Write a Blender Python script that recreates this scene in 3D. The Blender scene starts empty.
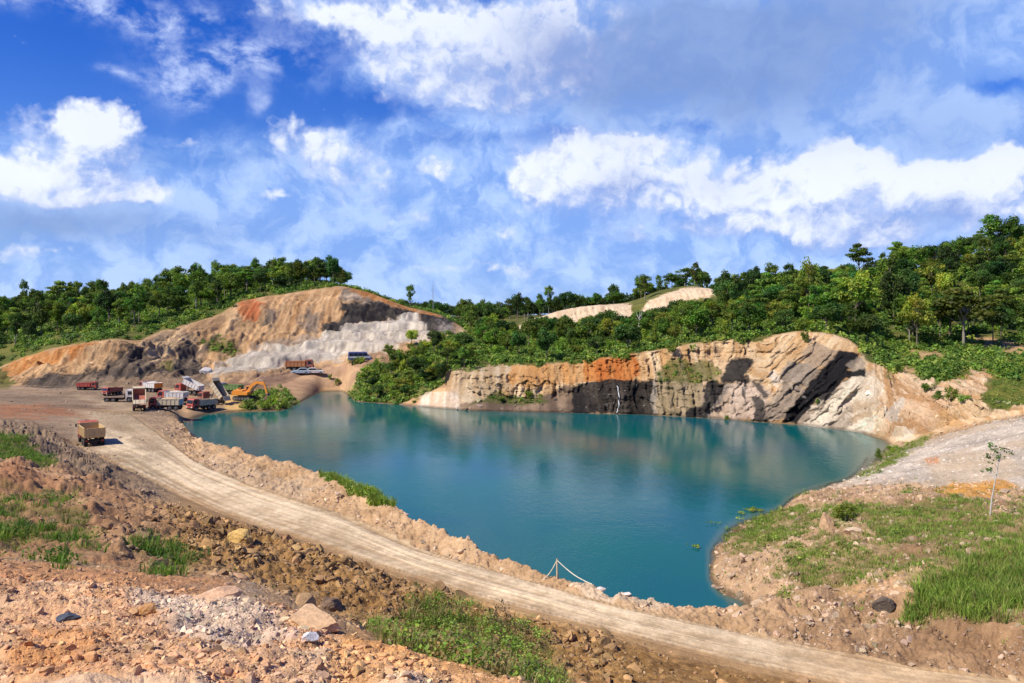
import bpy, bmesh, math, random
import numpy as np
from mathutils import Vector, Matrix
R = math.radians
rng = np.random.default_rng(7)
random.seed(7)
scn = bpy.context.scene
COL = scn.collection

# ------------------------------------------------------------------ camera
EYE, F, HOR = 16.0, 804.0, 318.0          # eye height over the water, focal length in pixels, horizon row
cam = bpy.data.cameras.new('camera')
cam_o = bpy.data.objects.new('camera', cam); COL.objects.link(cam_o)
cam_o.location = (0, 0, EYE); cam_o.rotation_euler = (R(90), 0, 0)
cam.sensor_width = 36; cam.lens = 36*F/1024
cam.shift_y = -(341.5-HOR)/1024
cam.clip_start = 0.1; cam.clip_end = 9000
scn.camera = cam_o

# ------------------------------------------------------------------ sun, sky and clouds
SUN = Vector((-0.80, -0.42, 0.98)).normalized()      # towards the sun
SUN_EL = math.asin(SUN.z); SUN_AZ = math.atan2(SUN.x, SUN.y)
sl = bpy.data.lights.new('sun', 'SUN'); sl.energy = 5.0; sl.angle = R(0.5); sl.color = (1, .94, .83)
so = bpy.data.objects.new('sun', sl); COL.objects.link(so)
so.rotation_euler = (-SUN).to_track_quat('-Z', 'Y').to_euler()
so.location = (-60, -30, 90)
scn.view_settings.view_transform = 'Standard'; scn.view_settings.look = 'None'
scn.view_settings.exposure = 0.36; scn.view_settings.gamma = 1.0

class NT:
    """small helper for writing node trees as expressions"""
    def __init__(s, tree): s.t = tree; s.n = tree.nodes; s.l = tree.links
    def new(s, kind, **kw):
        n = s.n.new(kind)
        for k, v in kw.items(): setattr(n, k, v)
        return n
    def put(s, sock, v):
        if isinstance(v, bpy.types.NodeSocket): s.l.new(v, sock)
        elif v is not None:
            if hasattr(sock.default_value, '__len__') and not hasattr(v, '__len__'): v = [v]*len(sock.default_value)
            if hasattr(sock.default_value, '__len__') and len(sock.default_value) == 4 and len(v) == 3: v = (*v, 1)
            sock.default_value = v
    def m(s, op, a, b=None, c=None, clamp=False):
        n = s.new('ShaderNodeMath', operation=op, use_clamp=clamp)
        s.put(n.inputs[0], a)
        if b is not None: s.put(n.inputs[1], b)
        if c is not None: s.put(n.inputs[2], c)
        return n.outputs[0]
    def vm(s, op, a, b=None, sc=None):
        n = s.new('ShaderNodeVectorMath', operation=op)
        s.put(n.inputs[0], a)
        if b is not None: s.put(n.inputs[1], b)
        if sc is not None: s.put(n.inputs['Scale'], sc)
        return n.outputs['Value'] if op in ('DOT_PRODUCT', 'LENGTH') else n.outputs[0]
    def mix(s, f, a, b, mode='MIX'):
        n = s.new('ShaderNodeMix', data_type='RGBA', blend_type=mode)
        s.put(n.inputs[0], f); s.put(n.inputs[6], a); s.put(n.inputs[7], b)
        return n.outputs[2]
    def noise(s, vec, scale, detail=4, rough=.55, dist=0, lac=2):
        n = s.new('ShaderNodeTexNoise')
        s.put(n.inputs['Vector'], vec); n.inputs['Scale'].default_value = scale
        n.inputs['Detail'].default_value = detail; n.inputs['Roughness'].default_value = rough
        n.inputs['Distortion'].default_value = dist; n.inputs['Lacunarity'].default_value = lac
        return n.outputs['Fac']
    def xyz(s, x, y, z):
        n = s.new('ShaderNodeCombineXYZ'); s.put(n.inputs[0], x); s.put(n.inputs[1], y); s.put(n.inputs[2], z)
        return n.outputs[0]
    def sep(s, v):
        n = s.new('ShaderNodeSeparateXYZ'); s.put(n.inputs[0], v); return n.outputs
    def ss(s, v, a, b, lo=0., hi=1.):
        n = s.new('ShaderNodeMapRange', interpolation_type='SMOOTHSTEP')
        s.put(n.inputs[0], v); n.inputs[1].default_value = a; n.inputs[2].default_value = b
        n.inputs[3].default_value = lo; n.inputs[4].default_value = hi
        return n.outputs[0]

world = bpy.data.worlds.new('World'); scn.world = world; world.use_nodes = True
def build_world():
    t = NT(world.node_tree); t.n.clear()
    out = t.new('ShaderNodeOutputWorld'); bg = t.new('ShaderNodeBackground')
    SKY = 0.1
    bg.inputs['Strength'].default_value = SKY
    sky = t.new('ShaderNodeTexSky', sky_type='NISHITA'); sky.sun_disc = False
    sky.sun_elevation = SUN_EL; sky.sun_rotation = SUN_AZ; sky.altitude = 50
    sky.air_density = 1.0; sky.dust_density = 0.3; sky.ozone_density = 4.0
    hs = t.new('ShaderNodeHueSaturation'); hs.inputs['Saturation'].default_value = 1.42; hs.inputs['Value'].default_value = 1.15
    hs.inputs['Hue'].default_value = 0.528
    t.put(hs.inputs['Color'], sky.outputs[0])
    d = t.new('ShaderNodeTexCoord').outputs['Generated']
    x, y, z = t.sep(t.vm('NORMALIZE', d))
    az = t.m('ARCTAN2', x, y)                     # radians, 0 = +Y
    el = t.m('ARCSINE', z)
    # position on the sky in units of 0.1 rad
    U, V = t.m('MULTIPLY', az, 10), t.m('MULTIPLY', el, 10)
    P = t.xyz(U, V, 0)
    def A(px, py): return 10*math.atan2(px-512, F), 10*math.atan2(HOR-py, math.hypot(F, px-512))
    w1 = t.noise(P, .9, 5, .6); w2 = t.noise(t.vm('ADD', P, (31.7, 11.2, 3.)), .9, 5, .6)
    Pw = t.vm('ADD', P, t.xyz(t.m('MULTIPLY', t.m('SUBTRACT', w1, .5), 1.0), t.m('MULTIPLY', t.m('SUBTRACT', w2, .5), .7), 0))
    def blob(px, py, sx, sy, amp, src=Pw):        # elliptical bump of cloud amount round a bearing
        u0, v0 = A(px, py)
        q = t.vm('MULTIPLY', t.vm('SUBTRACT', src, (u0, v0, 0)), (F/10/sx, F/10/sy, 0))
        g = t.m('EXPONENT', t.m('MULTIPLY', t.vm('DOT_PRODUCT', q, q), -1.))
        return t.m('MULTIPLY', g, amp)
    def total(bl):
        a = bl[0]
        for b in bl[1:]: a = t.m('ADD', a, b)
        return a
    # veil: thin even cloud filling the lower sky
    fib = t.noise(t.vm('MULTIPLY', Pw, (.4, 1.25, 1)), 1.1, 7, .6, .5)
    tex = t.noise(Pw, 1.35, 9, .6, .3); fine = t.noise(P, 4.2, 6, .62, .6)
    mixn = t.m('SUBTRACT', t.m('ADD', t.m('MULTIPLY', fib, .5), t.m('MULTIPLY', tex, .5)), .5)
    veil = t.m('ADD', t.ss(V, 3.4, 1.0, 0., .98), t.m('MULTIPLY', mixn, 2.2))
    veil = t.m('ADD', veil, total([blob(560, 70, 300, 70, .75), blob(900, 60, 330, 120, 1.), blob(640, 0, 330, 70, .5), blob(330, 185, 260, 45, .35), blob(300, 8, 60, 22, .4),
                                   blob(140, 60, 210, 70, -.75), blob(60, 100, 90, 26, -.5), blob(390, 112, 50, 13, -.7), blob(250, 110, 70, 20, -.4), blob(545, 138, 60, 10, -.8), blob(700, 128, 50, 9, -.9),
                                   blob(1000, 92, 30, 8, -.9), blob(440, 145, 60, 10, -.45), blob(230, 160, 90, 9, -.35)]))
    veil = t.ss(veil, .0, 1.05)
    # wisps in the clear part
    wis = t.m('MULTIPLY', t.ss(t.noise(t.vm('MULTIPLY', P, (.8, 1.1, 1)), 2.6, 9, .62, .15), .38, .70),
              t.m('MINIMUM', total([blob(178, 78, 26, 20, 1.2), blob(240, 58, 55, 14, 1.2), blob(215, 78, 30, 10, .8), blob(150, 32, 12, 12, .8), blob(80, 2, 80, 11, 1.6), blob(123, 72, 14, 5, .8), blob(262, 103, 9, 12, .7), blob(330, 20, 60, 25, .7), blob(195, 20, 30, 9, .6), blob(20, 135, 50, 9, .6)]), 1.))
    # cumulus heaps
    heaps = [(97, 122, 36, 20, .74), (75, 148, 56, 28, .62), (22, 182, 44, 16, 1.), (78, 186, 46, 15, 1.), (125, 197, 40, 11, .9), (325, 140, 36, 26, .52), (350, 175, 60, 30, .5), (185, 135, 14, 10, .5), (435, 165, 20, 9, .5), (270, 200, 12, 6, .6),
             (408, 62, 42, 34, 1.), (470, 55, 76, 42, .95), (550, 45, 120, 50, .62), (500, 95, 70, 24, .5), (330, 12, 80, 20, .62), (545, 168, 34, 34, .9), (585, 150, 34, 18, .8), (635, 146, 30, 13, 1.), (600, 190, 70, 30, .72), (690, 185, 70, 36, .70), (755, 190, 50, 28, .55),
             (832, 160, 26, 17, 1.), (848, 185, 42, 24, 1.), (900, 180, 40, 18, .8), (950, 188, 60, 24, .62), (1008, 158, 36, 12, .95), (800, 216, 56, 12, 1.), (868, 218, 90, 26, .62), (985, 212, 70, 26, .5), (430, 268, 46, 6, .5), (520, 268, 44, 7, .55), (480, 240, 60, 12, .42), (700, 232, 120, 9, .5), (25, 254, 60, 9, .5), (860, 240, 90, 9, .5), (410, 212, 30, 10, .45)]
    def hb(src, dx, dy):
        return t.m('MINIMUM', total([blob(px+dx, py+dy, sx, sy, a, src) for px, py, sx, sy, a in heaps]), 1.0)
    def vor(src, sc):
        n = t.new('ShaderNodeTexVoronoi', feature='SMOOTH_F1'); n.voronoi_dimensions = '2D'
        t.put(n.inputs['Vector'], src); n.inputs['Scale'].default_value = sc; n.inputs['Smoothness'].default_value = .35; n.inputs['Detail'].default_value = 2.5; n.inputs['Roughness'].default_value = .55; n.normalize = True
        return n.outputs['Distance']
    def nz(src):
        q = t.vm('ADD', src, t.xyz(t.m('MULTIPLY', t.m('SUBTRACT', w2, .5), .5), t.m('MULTIPLY', t.m('SUBTRACT', w1, .5), .5), 0))
        return t.m('ADD', t.m('MULTIPLY', t.m('SUBTRACT', t.noise(src, 1.5, 9, .6, 0.), .5), 1.15), t.m('MULTIPLY', t.m('SUBTRACT', .34, vor(q, 3.1)), .95))
    c1 = t.m('ADD', hb(Pw, 0, 0), nz(P))
    c3 = t.m('ADD', hb(Pw, 20, 42), nz(t.vm('ADD', P, (-.25, .52, 0))))
    bil = t.m('SUBTRACT', t.noise(Pw, 4.4, 7, .6, .2), t.noise(t.vm('ADD', Pw, (-.06, .12, 0)), 4.4, 7, .6, .2))
    lit = t.m('ADD', t.m('MULTIPLY', t.m('SUBTRACT', c1, c3), .75), t.m('MULTIPLY', bil, 1.3))
    lit = t.ss(lit, -.50, .62)
    cum = t.m('DIVIDE', t.m('SUBTRACT', c1, .34), t.m('MULTIPLY_ADD', lit, -.46, .80), clamp=True)
    shade = t.mix(lit, (.25, .36, .70), (.77, .81, .90))
    grey = total([blob(610, 62, 130, 46, 1.), blob(740, 45, 140, 52, .95), blob(850, 15, 120, 40, .5), blob(760, 100, 130, 34, .5), blob(90, 226, 120, 20, .7), blob(20, 222, 60, 16, .4), blob(260, 150, 90, 26, .2), blob(950, 130, 130, 26, .35), blob(622, 178, 34, 16, .5), blob(720, 180, 40, 18, .25), blob(140, 160, 30, 16, .3), blob(930, 215, 50, 14, .3)])
    grey = t.m('MULTIPLY', grey, t.ss(tex, .3, .7, .6, 1.2), clamp=True)
    tex2 = t.noise(t.vm('ADD', Pw, (-.14, .28, 0)), 1.35, 9, .6, .3)
    rel = t.m('ADD', t.m('MULTIPLY', t.m('SUBTRACT', tex, tex2), 1.15), t.m('ADD', t.m('MULTIPLY', fib, .3), t.m('MULTIPLY', tex, .7)))
    veilc = t.mix(t.ss(rel, .28, .74), (.19, .345, .75), (.41, .56, .88))
    veilc = t.mix(t.m('MULTIPLY', grey, .9), veilc, t.mix(tex, (.13, .225, .49), (.26, .37, .65)))
    shade = t.mix(t.m('MULTIPLY', grey, .82), shade, (.19, .275, .57))
    s10 = .98/SKY
    def up(c): return t.vm('SCALE', c, sc=s10)
    c = t.mix(t.m('MULTIPLY', veil, .93), hs.outputs[0], up(veilc))
    c = t.mix(t.m('MULTIPLY', wis, .8), c, up(t.mix(0, (.62, .72, .96), (1, 1, 1))))
    c = t.mix(t.m('MULTIPLY', cum, .93), c, up(shade))
    t.put(bg.inputs['Color'], c); t.l.new(bg.outputs[0], out.inputs['Surface'])
build_world()
try: world.cycles.sampling_method = 'MANUAL'; world.cycles.sample_map_resolution = 1024
except Exception: pass

# ------------------------------------------------------------------ numpy noise
def _hash(ix, iy, iz, seed):
    h = (ix.astype(np.uint32)*np.uint32(374761393)) ^ (iy.astype(np.uint32)*np.uint32(668265263)) ^ (iz.astype(np.uint32)*np.uint32(2147483647)) ^ np.uint32(seed*974634721 & 0xffffffff)
    h = (h ^ (h >> np.uint32(13)))*np.uint32(1274126177)
    h = (h ^ (h >> np.uint32(16)))*np.uint32(2246822519)
    return h ^ (h >> np.uint32(15))
def vnoise(x, y, z=None, seed=0):
    """smooth value noise, -1..1"""
    x = np.asarray(x, np.float64); y = np.asarray(y, np.float64)
    xi = np.floor(x); yi = np.floor(y); fx = (x-xi).astype(np.float32); fy = (y-yi).astype(np.float32)
    xi = xi.astype(np.int64); yi = yi.astype(np.int64)
    fx = fx*fx*fx*(fx*(fx*6-15)+10); fy = fy*fy*fy*(fy*(fy*6-15)+10)
    def lay(zi):
        def c(a, b): return _hash(a, b, zi, seed).astype(np.float32)*np.float32(2/4294967295)-1
        a = c(xi, yi); b = c(xi+1, yi); e = c(xi, yi+1); f = c(xi+1, yi+1)
        return (a+(b-a)*fx)*(1-fy)+(e+(f-e)*fx)*fy
    if z is None: return lay(np.zeros_like(xi))
    z = np.asarray(z, np.float64); zi = np.floor(z); fz = (z-zi).astype(np.float32); zi = zi.astype(np.int64)
    fz = fz*fz*fz*(fz*(fz*6-15)+10)
    return lay(zi)*(1-fz)+lay(zi+1)*fz
def fbm(x, y, z=None, oct=4, gain=.5, seed=0):
    s = 0; a = 1; n = 0; f = 1.
    ca, sa = math.cos(.6), math.sin(.6)
    for i in range(oct):
        xr, yr = (x*ca-y*sa, x*sa+y*ca) if i % 2 else (x, y)
        s = s+a*vnoise(xr*f+i*7.3, yr*f-i*3.1, None if z is None else z*f, seed+i); n += a; a *= gain; f *= 2.03
    return s/n
def worley(x, y, seed=0):
    """F1 distance and a per-cell random number"""
    xi = np.floor(x).astype(np.int64); yi = np.floor(y).astype(np.int64); fx = x-xi; fy = y-yi
    best = np.full(x.shape, 9., np.float32); cid = np.zeros(x.shape, np.float32)
    for dx in (-1, 0, 1):
        for dy in (-1, 0, 1):
            h = _hash(xi+dx, yi+dy, np.zeros_like(xi), seed)
            px = (h & np.uint32(65535)).astype(np.float32)/65535; py = (h >> np.uint32(16)).astype(np.float32)/65535
            d = (dx+px-fx)**2+(dy+py-fy)**2
            k = d < best
            best = np.where(k, d, best); cid = np.where(k, ((h*np.uint32(2654435761)) >> np.uint32(8)).astype(np.float32)/16777216, cid)
    return np.sqrt(best), cid
def sst(a, b, v):
    t = np.clip((v-a)/(b-a), 0, 1); return t*t*(3-2*t)

# ------------------------------------------------------------------ the lie of the land, surveyed line by line
# every line: (bearing column, row or None, Y or None, z or None); two of row / Y / z fix the point
def line(pts):
    out = []
    for px, py, Y, z in pts:
        if Y is None: Y = (EYE-z)*F/(py-HOR)
        elif z is None: z = EYE-(py-HOR)*Y/F
        out.append((px, 1/Y, z))
    a = np.array(out, float); return a[:, 0], a[:, 1], a[:, 2]
N_ = None
LN = {}
LN['under'] = line([(-400, N_, 1.5, 14.0), (1424, N_, 1.5, 13.6)])
LN['near'] = line([(-400, N_, 7., 12.4), (300, N_, 7., 12.0), (512, N_, 7, 11.3), (800, N_, 8., 9.5), (1424, N_, 9., 8.5)])
LN['mound'] = line([(-400, 565, N_, 9.5), (0, 572, N_, 9.5), (120, 585, N_, 9.6), (230, 598, N_, 9.8), (280, 615, N_, 10), (350, 640, N_, 10.2), (430, 660, N_, 10.3), (520, 684, N_, 10.4), (600, 730, N_, 10.1), (700, 800, N_, 8.5), (800, 860, N_, 7), (1424, 1100, N_, 6)])
LN['dip'] = line([(-400, 545, N_, 8), (0, 556, N_, 7.6), (120, 565, N_, 7), (230, 578, N_, 5.8), (280, 592, N_, 5.2), (350, 622, N_, 4.6), (430, 652, N_, 4.), (520, 675, N_, 3.2), (600, 692, N_, 2.9), (700, 704, N_, 2.6), (850, 718, N_, 2.4), (1024, 730, N_, 2.4), (1424, 770, N_, 2.4)])
LN['clod'] = line([(-400, 470, N_, 6.5), (0, 500, N_, 6.2), (120, 510, N_, 5.5), (230, 530, N_, 4.6), (300, 550, N_, 4.3), (380, 580, N_, 3.9), (450, 605, N_, 3.4), (540, 640, N_, 2.9), (620, 662, N_, 2.5), (700, 680, N_, 2.3), (850, 704, N_, 2.2), (1024, 718, N_, 2.2), (1424, 758, N_, 2.2)])
LN['toe'] = line([(-400, 430, N_, 6.2), (0, 450, N_, 5.4), (60, 470, N_, 4.5), (120, 490, N_, 3.5), (190, 510, N_, 2.9), (260, 531, N_, 2.4), (330, 556, N_, 2.2), (400, 578, N_, 2.15), (470, 600, N_, 2.1), (560, 624, N_, 2.1), (640, 645, N_, 2.05), (720, 665, N_, 2.05), (850, 691, N_, 2.05), (1024, 708, N_, 2.05), (1424, 745, N_, 2.05)])
LN['roadn'] = line([(-400, 400, N_, 3), (0, 418, N_, 2.6), (50, 430, N_, 2.3), (80, 449, N_, 2), (110, 463, N_, 2), (150, 482, N_, 2), (223, 515, N_, 2), (298, 539, N_, 2), (380, 567, N_, 2), (470, 595, N_, 2), (560, 618, N_, 2), (640, 639, N_, 2), (720, 660, N_, 2), (850, 686, N_, 2), (1024, 703, N_, 2), (1424, 740, N_, 2)])
LN['roadf'] = line([(-400, 380, N_, 3), (0, 402, N_, 2.5), (60, 406, N_, 2.2), (130, 411, N_, 2), (166, 437, N_, 2), (195, 460, N_, 2), (257, 487, N_, 2), (340, 512, N_, 2), (420, 548, N_, 2), (528, 579, N_, 2), (617, 605, N_, 2), (700, 623, N_, 2), (804, 643, N_, 2), (912, 665, N_, 2), (1003, 676, N_, 2), (1424, 725, N_, 2)])
LN['berm'] = line([(-400, 378, N_, 3.1), (0, 397, N_, 2.5), (60, 401, N_, 2.2), (130, 404, N_, 2.1), (165, 413, N_, 2), (184, 424, N_, 1.6), (195, 437, N_, 2), (230, 446, N_, 2.6), (257, 453, N_, 2.8), (300, 462, N_, 3), (340, 478, N_, 3), (395, 505, N_, 3), (430, 522, N_, 2.9), (480, 545, N_, 2.7), (528, 563, N_, 2.5), (555, 574, N_, 2.35), (600, 589, N_, 2.2), (640, 598, N_, 2.1), (700, 602, N_, 2.1), (750, 604, N_, 2.2), (820, 612, N_, 2.3), (900, 625, N_, 2.5), (1024, 648, N_, 2.9), (1424, 700, N_, 3.1)])
LN['bed1'] = line([(-400, 376, N_, 3.2), (0, 394, N_, 2.5), (60, 398, N_, 2.2), (130, 400, N_, 2.), (160, 407, N_, 2), (178, 420, N_, 1.2), (190, N_, 106, -.8), (230, N_, 90, -2), (257, N_, 83, -2), (340, N_, 70, -2), (430, N_, 56, -2), (528, N_, 48.5, -2), (600, N_, 45.5, -1.8), (640, N_, 44, -1.6), (720, N_, 42.5, -1.), (748, N_, 42, -.2), (762, 602, N_, 1.2), (820, 608, N_, 2), (900, 617, N_, 2.6), (1024, 636, N_, 3.1), (1424, 690, N_, 3.2)])
LN['bed2'] = line([(-400, 373, N_, 3.3), (0, 392.5, N_, 2.5), (60, 396.5, N_, 2.2), (130, 398, N_, 2.), (165, 404, N_, 1.8), (178, 416, N_, 1.), (190, N_, 112, -1), (240, N_, 94, -3), (340, N_, 78, -4), (430, N_, 66, -4), (528, N_, 56, -4), (640, N_, 48, -2.5), (695, N_, 46, -1.5), (712, N_, 46., -.8), (732, N_, 45.5, -.4), (752, 601, N_, 0.05), (765, 594, N_, .8), (820, 590, N_, 1.8), (900, 600, N_, 2.9), (960, 608, N_, 3.3), (1024, 612, N_, 3.6), (1424, 650, N_, 3.8)])
LN['rb1'] = line([(640, N_, 58, -3), (695, N_, 52, -2), (704, N_, 50, -.7), (713, 575, N_, .25), (735, 571, N_, 1), (780, 566, N_, 1.6), (850, 570, N_, 2.3), (900, 578, N_, 3), (960, 565, N_, 3.8), (1024, 556, N_, 4.3), (1424, 580, N_, 4.8)])
LN['rb2'] = line([(640, N_, 75, -5), (690, N_, 64, -3), (703, N_, 57, -.8), (713, 555, N_, .2), (735, 547, N_, .9), (780, 540, N_, 1.5), (850, 538, N_, 2.2), (900, 538, N_, 2.6), (960, 535, N_, 3), (1024, 530, N_, 3.4), (1424, 540, N_, 4)])
LN['rb3'] = line([(640, N_, 90, -6), (695, N_, 75, -4), (714, N_, 64, -1.), (735, 530, N_, .1), (765, 516, N_, .4), (800, 506, N_, 1.2), (850, 505, N_, 1.8), (900, 503, N_, 2.3), (960, 500, N_, 2.7), (1024, 500, N_, 3), (1424, 500, N_, 4)])
LN['rb4'] = line([(640, N_, 100, -6), (712, N_, 80, -3), (772, N_, 69, -.8), (795, 498, N_, .2), (830, 484, N_, .8), (870, 479, N_, 1.5), (900, 480, N_, 2), (960, 485, N_, 2.4), (1024, 487, N_, 2.8), (1424, 480, N_, 4)])
LN['rb5'] = line([(640, N_, 115, -6), (795, N_, 85, -2.5), (835, N_, 82, -1), (866, 469, N_, .15), (888, 456, N_, .4), (920, 443, N_, 1.5), (960, 430, N_, 3), (1024, 416, N_, 5), (1424, 370, N_, 9.5)])
LN['bed3'] = line([(-400, 368, N_, 3.6), (0, 391, N_, 2.6), (130, 395, N_, 2), (165, 401, N_, 1.8), (178, 412, N_, .9), (190, N_, 121, -.6), (208, N_, 131, -1), (240, N_, 132, -1.2), (282, N_, 134, -1.2), (296, N_, 141, -1.5), (308, N_, 152, -1.5), (320, N_, 166, -1.5), (345, N_, 170, -1.5), (354, N_, 153, -1.2), (400, N_, 146, -1.2), (470, N_, 137, -1.2), (560, N_, 134, -1.2), (640, N_, 131, -1.2), (720, N_, 125.5, -1.2), (800, N_, 118, -1.2), (860, N_, 110, -1.2), (885, N_, 102, -.6), (897, 443, N_, .6), (920, 439, N_, 1.6), (960, 425, N_, 3.4), (1024, 412, N_, 5.2), (1424, 366, N_, 9.7)])
LN['shore'] = line([(-400, 366, N_, 3.8), (0, 388.5, N_, 2.7), (130, 392, N_, 2.1), (165, 396, N_, 2), (178, 405, N_, 1.2), (190, 415, N_, .4), (208, 412.5, N_, .1), (240, 411, N_, .1), (282, 410, N_, .1), (296, 404, N_, .1), (308, 397, N_, .1), (320, 391, N_, .1), (345, 390, N_, .1), (354, 401, N_, .1), (400, 404, N_, .1), (470, 410, N_, .1), (560, 412, N_, .1), (640, 413.5, N_, .1), (720, 418, N_, .1), (800, 424, N_, .1), (860, 431, N_, .1), (888, 439.5, N_, .1), (900, 438, N_, 1.2), (920, 434, N_, 2), (960, 420, N_, 3.8), (1000, 412, N_, 5), (1024, 408, N_, 5.6), (1424, 362, N_, 10)])
LN['mid1'] = line([(-400, 362, N_, 4.5), (0, 384, N_, 2.9), (60, 387, N_, 2.6), (130, 386, N_, 2.6), (165, 388, N_, 2.4), (200, 389, N_, 2.2), (225, 391, N_, 2.), (250, 390, N_, 2.0), (270, 387, 163, N_), (285, 384, 170, N_), (300, 377, 179, N_), (320, 369, 184, N_), (345, 362, 186, N_), (365, 372, 172, N_), (400, 388, 158, N_), (450, 388, 146, N_), (480, 396, 143.5, N_), (520, 398, 142, N_), (560, 398, 141, N_), (600, 390, 138.5, N_), (640, 385, 137, N_), (720, 380, 132.5, N_), (800, 378, 126, N_), (860, 385, 118.5, N_), (890, 410, 108, N_), (920, 415, 101, N_), (960, 405, 99, N_), (1024, 400, 98, N_), (1424, 355, 108, N_)])
LN['mid2'] = line([(-400, 356, 185, N_), (0, 376, 168, N_), (60, 368, 163, N_), (130, 362, 166, N_), (165, 362, 175, N_), (200, 360, 183, N_), (240, 356, 190, N_), (270, 349, 195, N_), (300, 340, 200, N_), (345, 335, 203, N_), (380, 335, 205, N_), (410, 345, 195, N_), (430, 352, 180, N_), (450, 371, 150, N_), (480, 372, 147, N_), (520, 374, 145, N_), (560, 380, 143.5, N_), (640, 370, 139.5, N_), (720, 362, 136, N_), (800, 353, 130, N_), (845, 355, 125, N_), (865, 368, 121, N_), (890, 388, 113, N_), (920, 400, 106, N_), (960, 393, 104, N_), (1000, 390, 104, N_), (1024, 390, 104, N_), (1424, 345, 114, N_)])
LN['crest'] = line([(-400, 390, 180, N_), (-60, 380, 175, N_), (0, 369, 175, N_), (20, 360, 174, N_), (50, 350, 172, N_), (90, 342, 172, N_), (115, 340, 173, N_), (140, 343, 176, N_), (165, 331, 187, N_), (200, 322, 198, N_), (222, 313, 207, N_), (240, 301, 215, N_), (270, 294, 221, N_), (300, 290, 225, N_), (340, 285, 228, N_), (370, 291, 230, N_), (390, 299, 231, N_), (410, 307, 232, N_), (440, 314, 230, N_), (455, 322, 226, N_), (466, 330, 215, N_), (480, 352, 172, N_), (520, 364, 148, N_), (560, 363, 146.5, N_), (580, 361, 145.5, N_), (610, 357, 143.5, N_), (650, 351, 142, N_), (690, 344, 140, N_), (720, 340, 139, N_), (750, 338, 137, N_), (780, 334, 135, N_), (800, 331, 134, N_), (830, 333, 131, N_), (850, 340, 128, N_), (868, 353, 124.5, N_), (890, 372, 119, N_), (920, 374, 117, N_), (960, 371, 118, N_), (985, 373, 119, N_), (1024, 374, 119, N_), (1424, 335, 130, N_)])
LN['top'] = line([(-400, 372, 200, N_), (0, 346, 190, N_), (50, 336, 190, N_), (115, 327, 195, N_), (165, 319, 205, N_), (222, 304, 219, N_), (240, 296, 226, N_), (300, 286, 240, N_), (340, 286, 245, N_), (370, 295, 250, N_), (410, 309, 255, N_), (440, 316, 260, N_), (466, 326, 255, N_), (480, 340, 225, N_), (520, 352, 170, N_), (580, 350, 160, N_), (650, 343, 158, N_), (720, 331, 155, N_), (800, 326, 145, N_), (850, 333, 140, N_), (893, 355, 136, N_), (920, 353, 138, N_), (985, 353, 140, N_), (1024, 351, 140, N_), (1424, 318, 150, N_)])
LN['base2'] = line([(-400, 350, 230, N_), (0, 331, 226, N_), (50, 324, 226, N_), (115, 315, 230, N_), (165, 307, 238, N_), (222, 294, 247, N_), (260, 287, 255, N_), (320, 285, 265, N_), (345, 289, 268, N_), (370, 298, 272, N_), (410, 312, 280, N_), (440, 320, 285, N_), (466, 326, 280, N_), (490, 332, 265, N_), (515, 331, 272, N_), (545, 325, 291, N_), (560, 321, 293, N_), (600, 317, 294, N_), (632, 317, 294, N_), (645, 311, 294, N_), (680, 303, 294, N_), (712, 298, 294, N_), (725, 305, 270, N_), (800, 308, 195, N_), (850, 310, 190, N_), (893, 322, 180, N_), (920, 324, 180, N_), (985, 320, 180, N_), (1024, 317, 180, N_), (1424, 290, 185, N_)])
LN['hill'] = line([(-400, 335, 290, N_), (0, 317, 262, N_), (50, 311, 262, N_), (115, 303, 267, N_), (165, 297, 272, N_), (222, 286, 277, N_), (260, 281, 282, N_), (320, 281, 287, N_), (345, 288, 290, N_), (370, 298, 295, N_), (410, 312, 305, N_), (440, 320, 310, N_), (466, 324, 315, N_), (490, 328, 290, N_), (514, 328, 287, N_), (535, 318, 297, N_), (560, 309, 299, N_), (580, 305, 299, N_), (600, 303, 300, N_), (628, 306, 300, N_), (640, 303, 300, N_), (655, 296, 300, N_), (680, 291, 300, N_), (700, 287.5, 300, N_), (714, 290, 300, N_), (726, 300, 290, N_), (760, 298, 275, N_), (800, 293, 260, N_), (830, 284, 255, N_), (900, 273, 255, N_), (950, 259, 255, N_), (985, 249, 255, N_), (1024, 245, 255, N_), (1424, 195, 260, N_)])
LN['back'] = line([(-400, 330, 360, N_), (0, 321, 350, N_), (320, 292, 350, N_), (370, 303, 350, N_), (440, 321, 380, N_), (490, 323, 380, N_), (560, 315, 370, N_), (600, 308, 360, N_), (640, 298, 350, N_), (660, 290, 350, N_), (690, 284, 350, N_), (715, 291, 350, N_), (740, 302, 345, N_), (800, 298, 330, N_), (900, 282, 330, N_), (1024, 258, 330, N_), (1424, 210, 340, N_)])
LN['far'] = line([(-400, 314, 620, N_), (440, 314, 620, N_), (640, 313, 640, N_), (1024, 311, 640, N_), (1424, 311, 640, N_)])
LN['far2'] = line([(-400, N_, 1000, 6), (1424, N_, 1000, 6)])
LN['end'] = line([(-400, N_, 5000, 0), (1424, N_, 5000, 0)])
ORDER = ['under', 'near', 'mound', 'dip', 'clod', 'toe', 'roadn', 'roadf', 'berm', 'bed1', 'bed2', 'rb1', 'rb2', 'rb3', 'rb4', 'rb5', 'bed3', 'shore', 'mid1', 'mid2', 'crest', 'top', 'base2', 'hill', 'back', 'far', 'far2', 'end']
SEG = [8, 130, 56, 90, 70, 44, 54, 44, 20, 8, 44, 40, 44, 36, 44, 16, 8, 50, 46, 46, 14, 14, 16, 8, 10, 6, 4]
T = {n: i for i, n in enumerate(ORDER)}
cols = np.unique(np.concatenate([np.arange(-400, -24, 6.), np.arange(-24, 1049, 1.1), np.arange(1049, 1425, 6.)]))
nC = len(cols)
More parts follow.
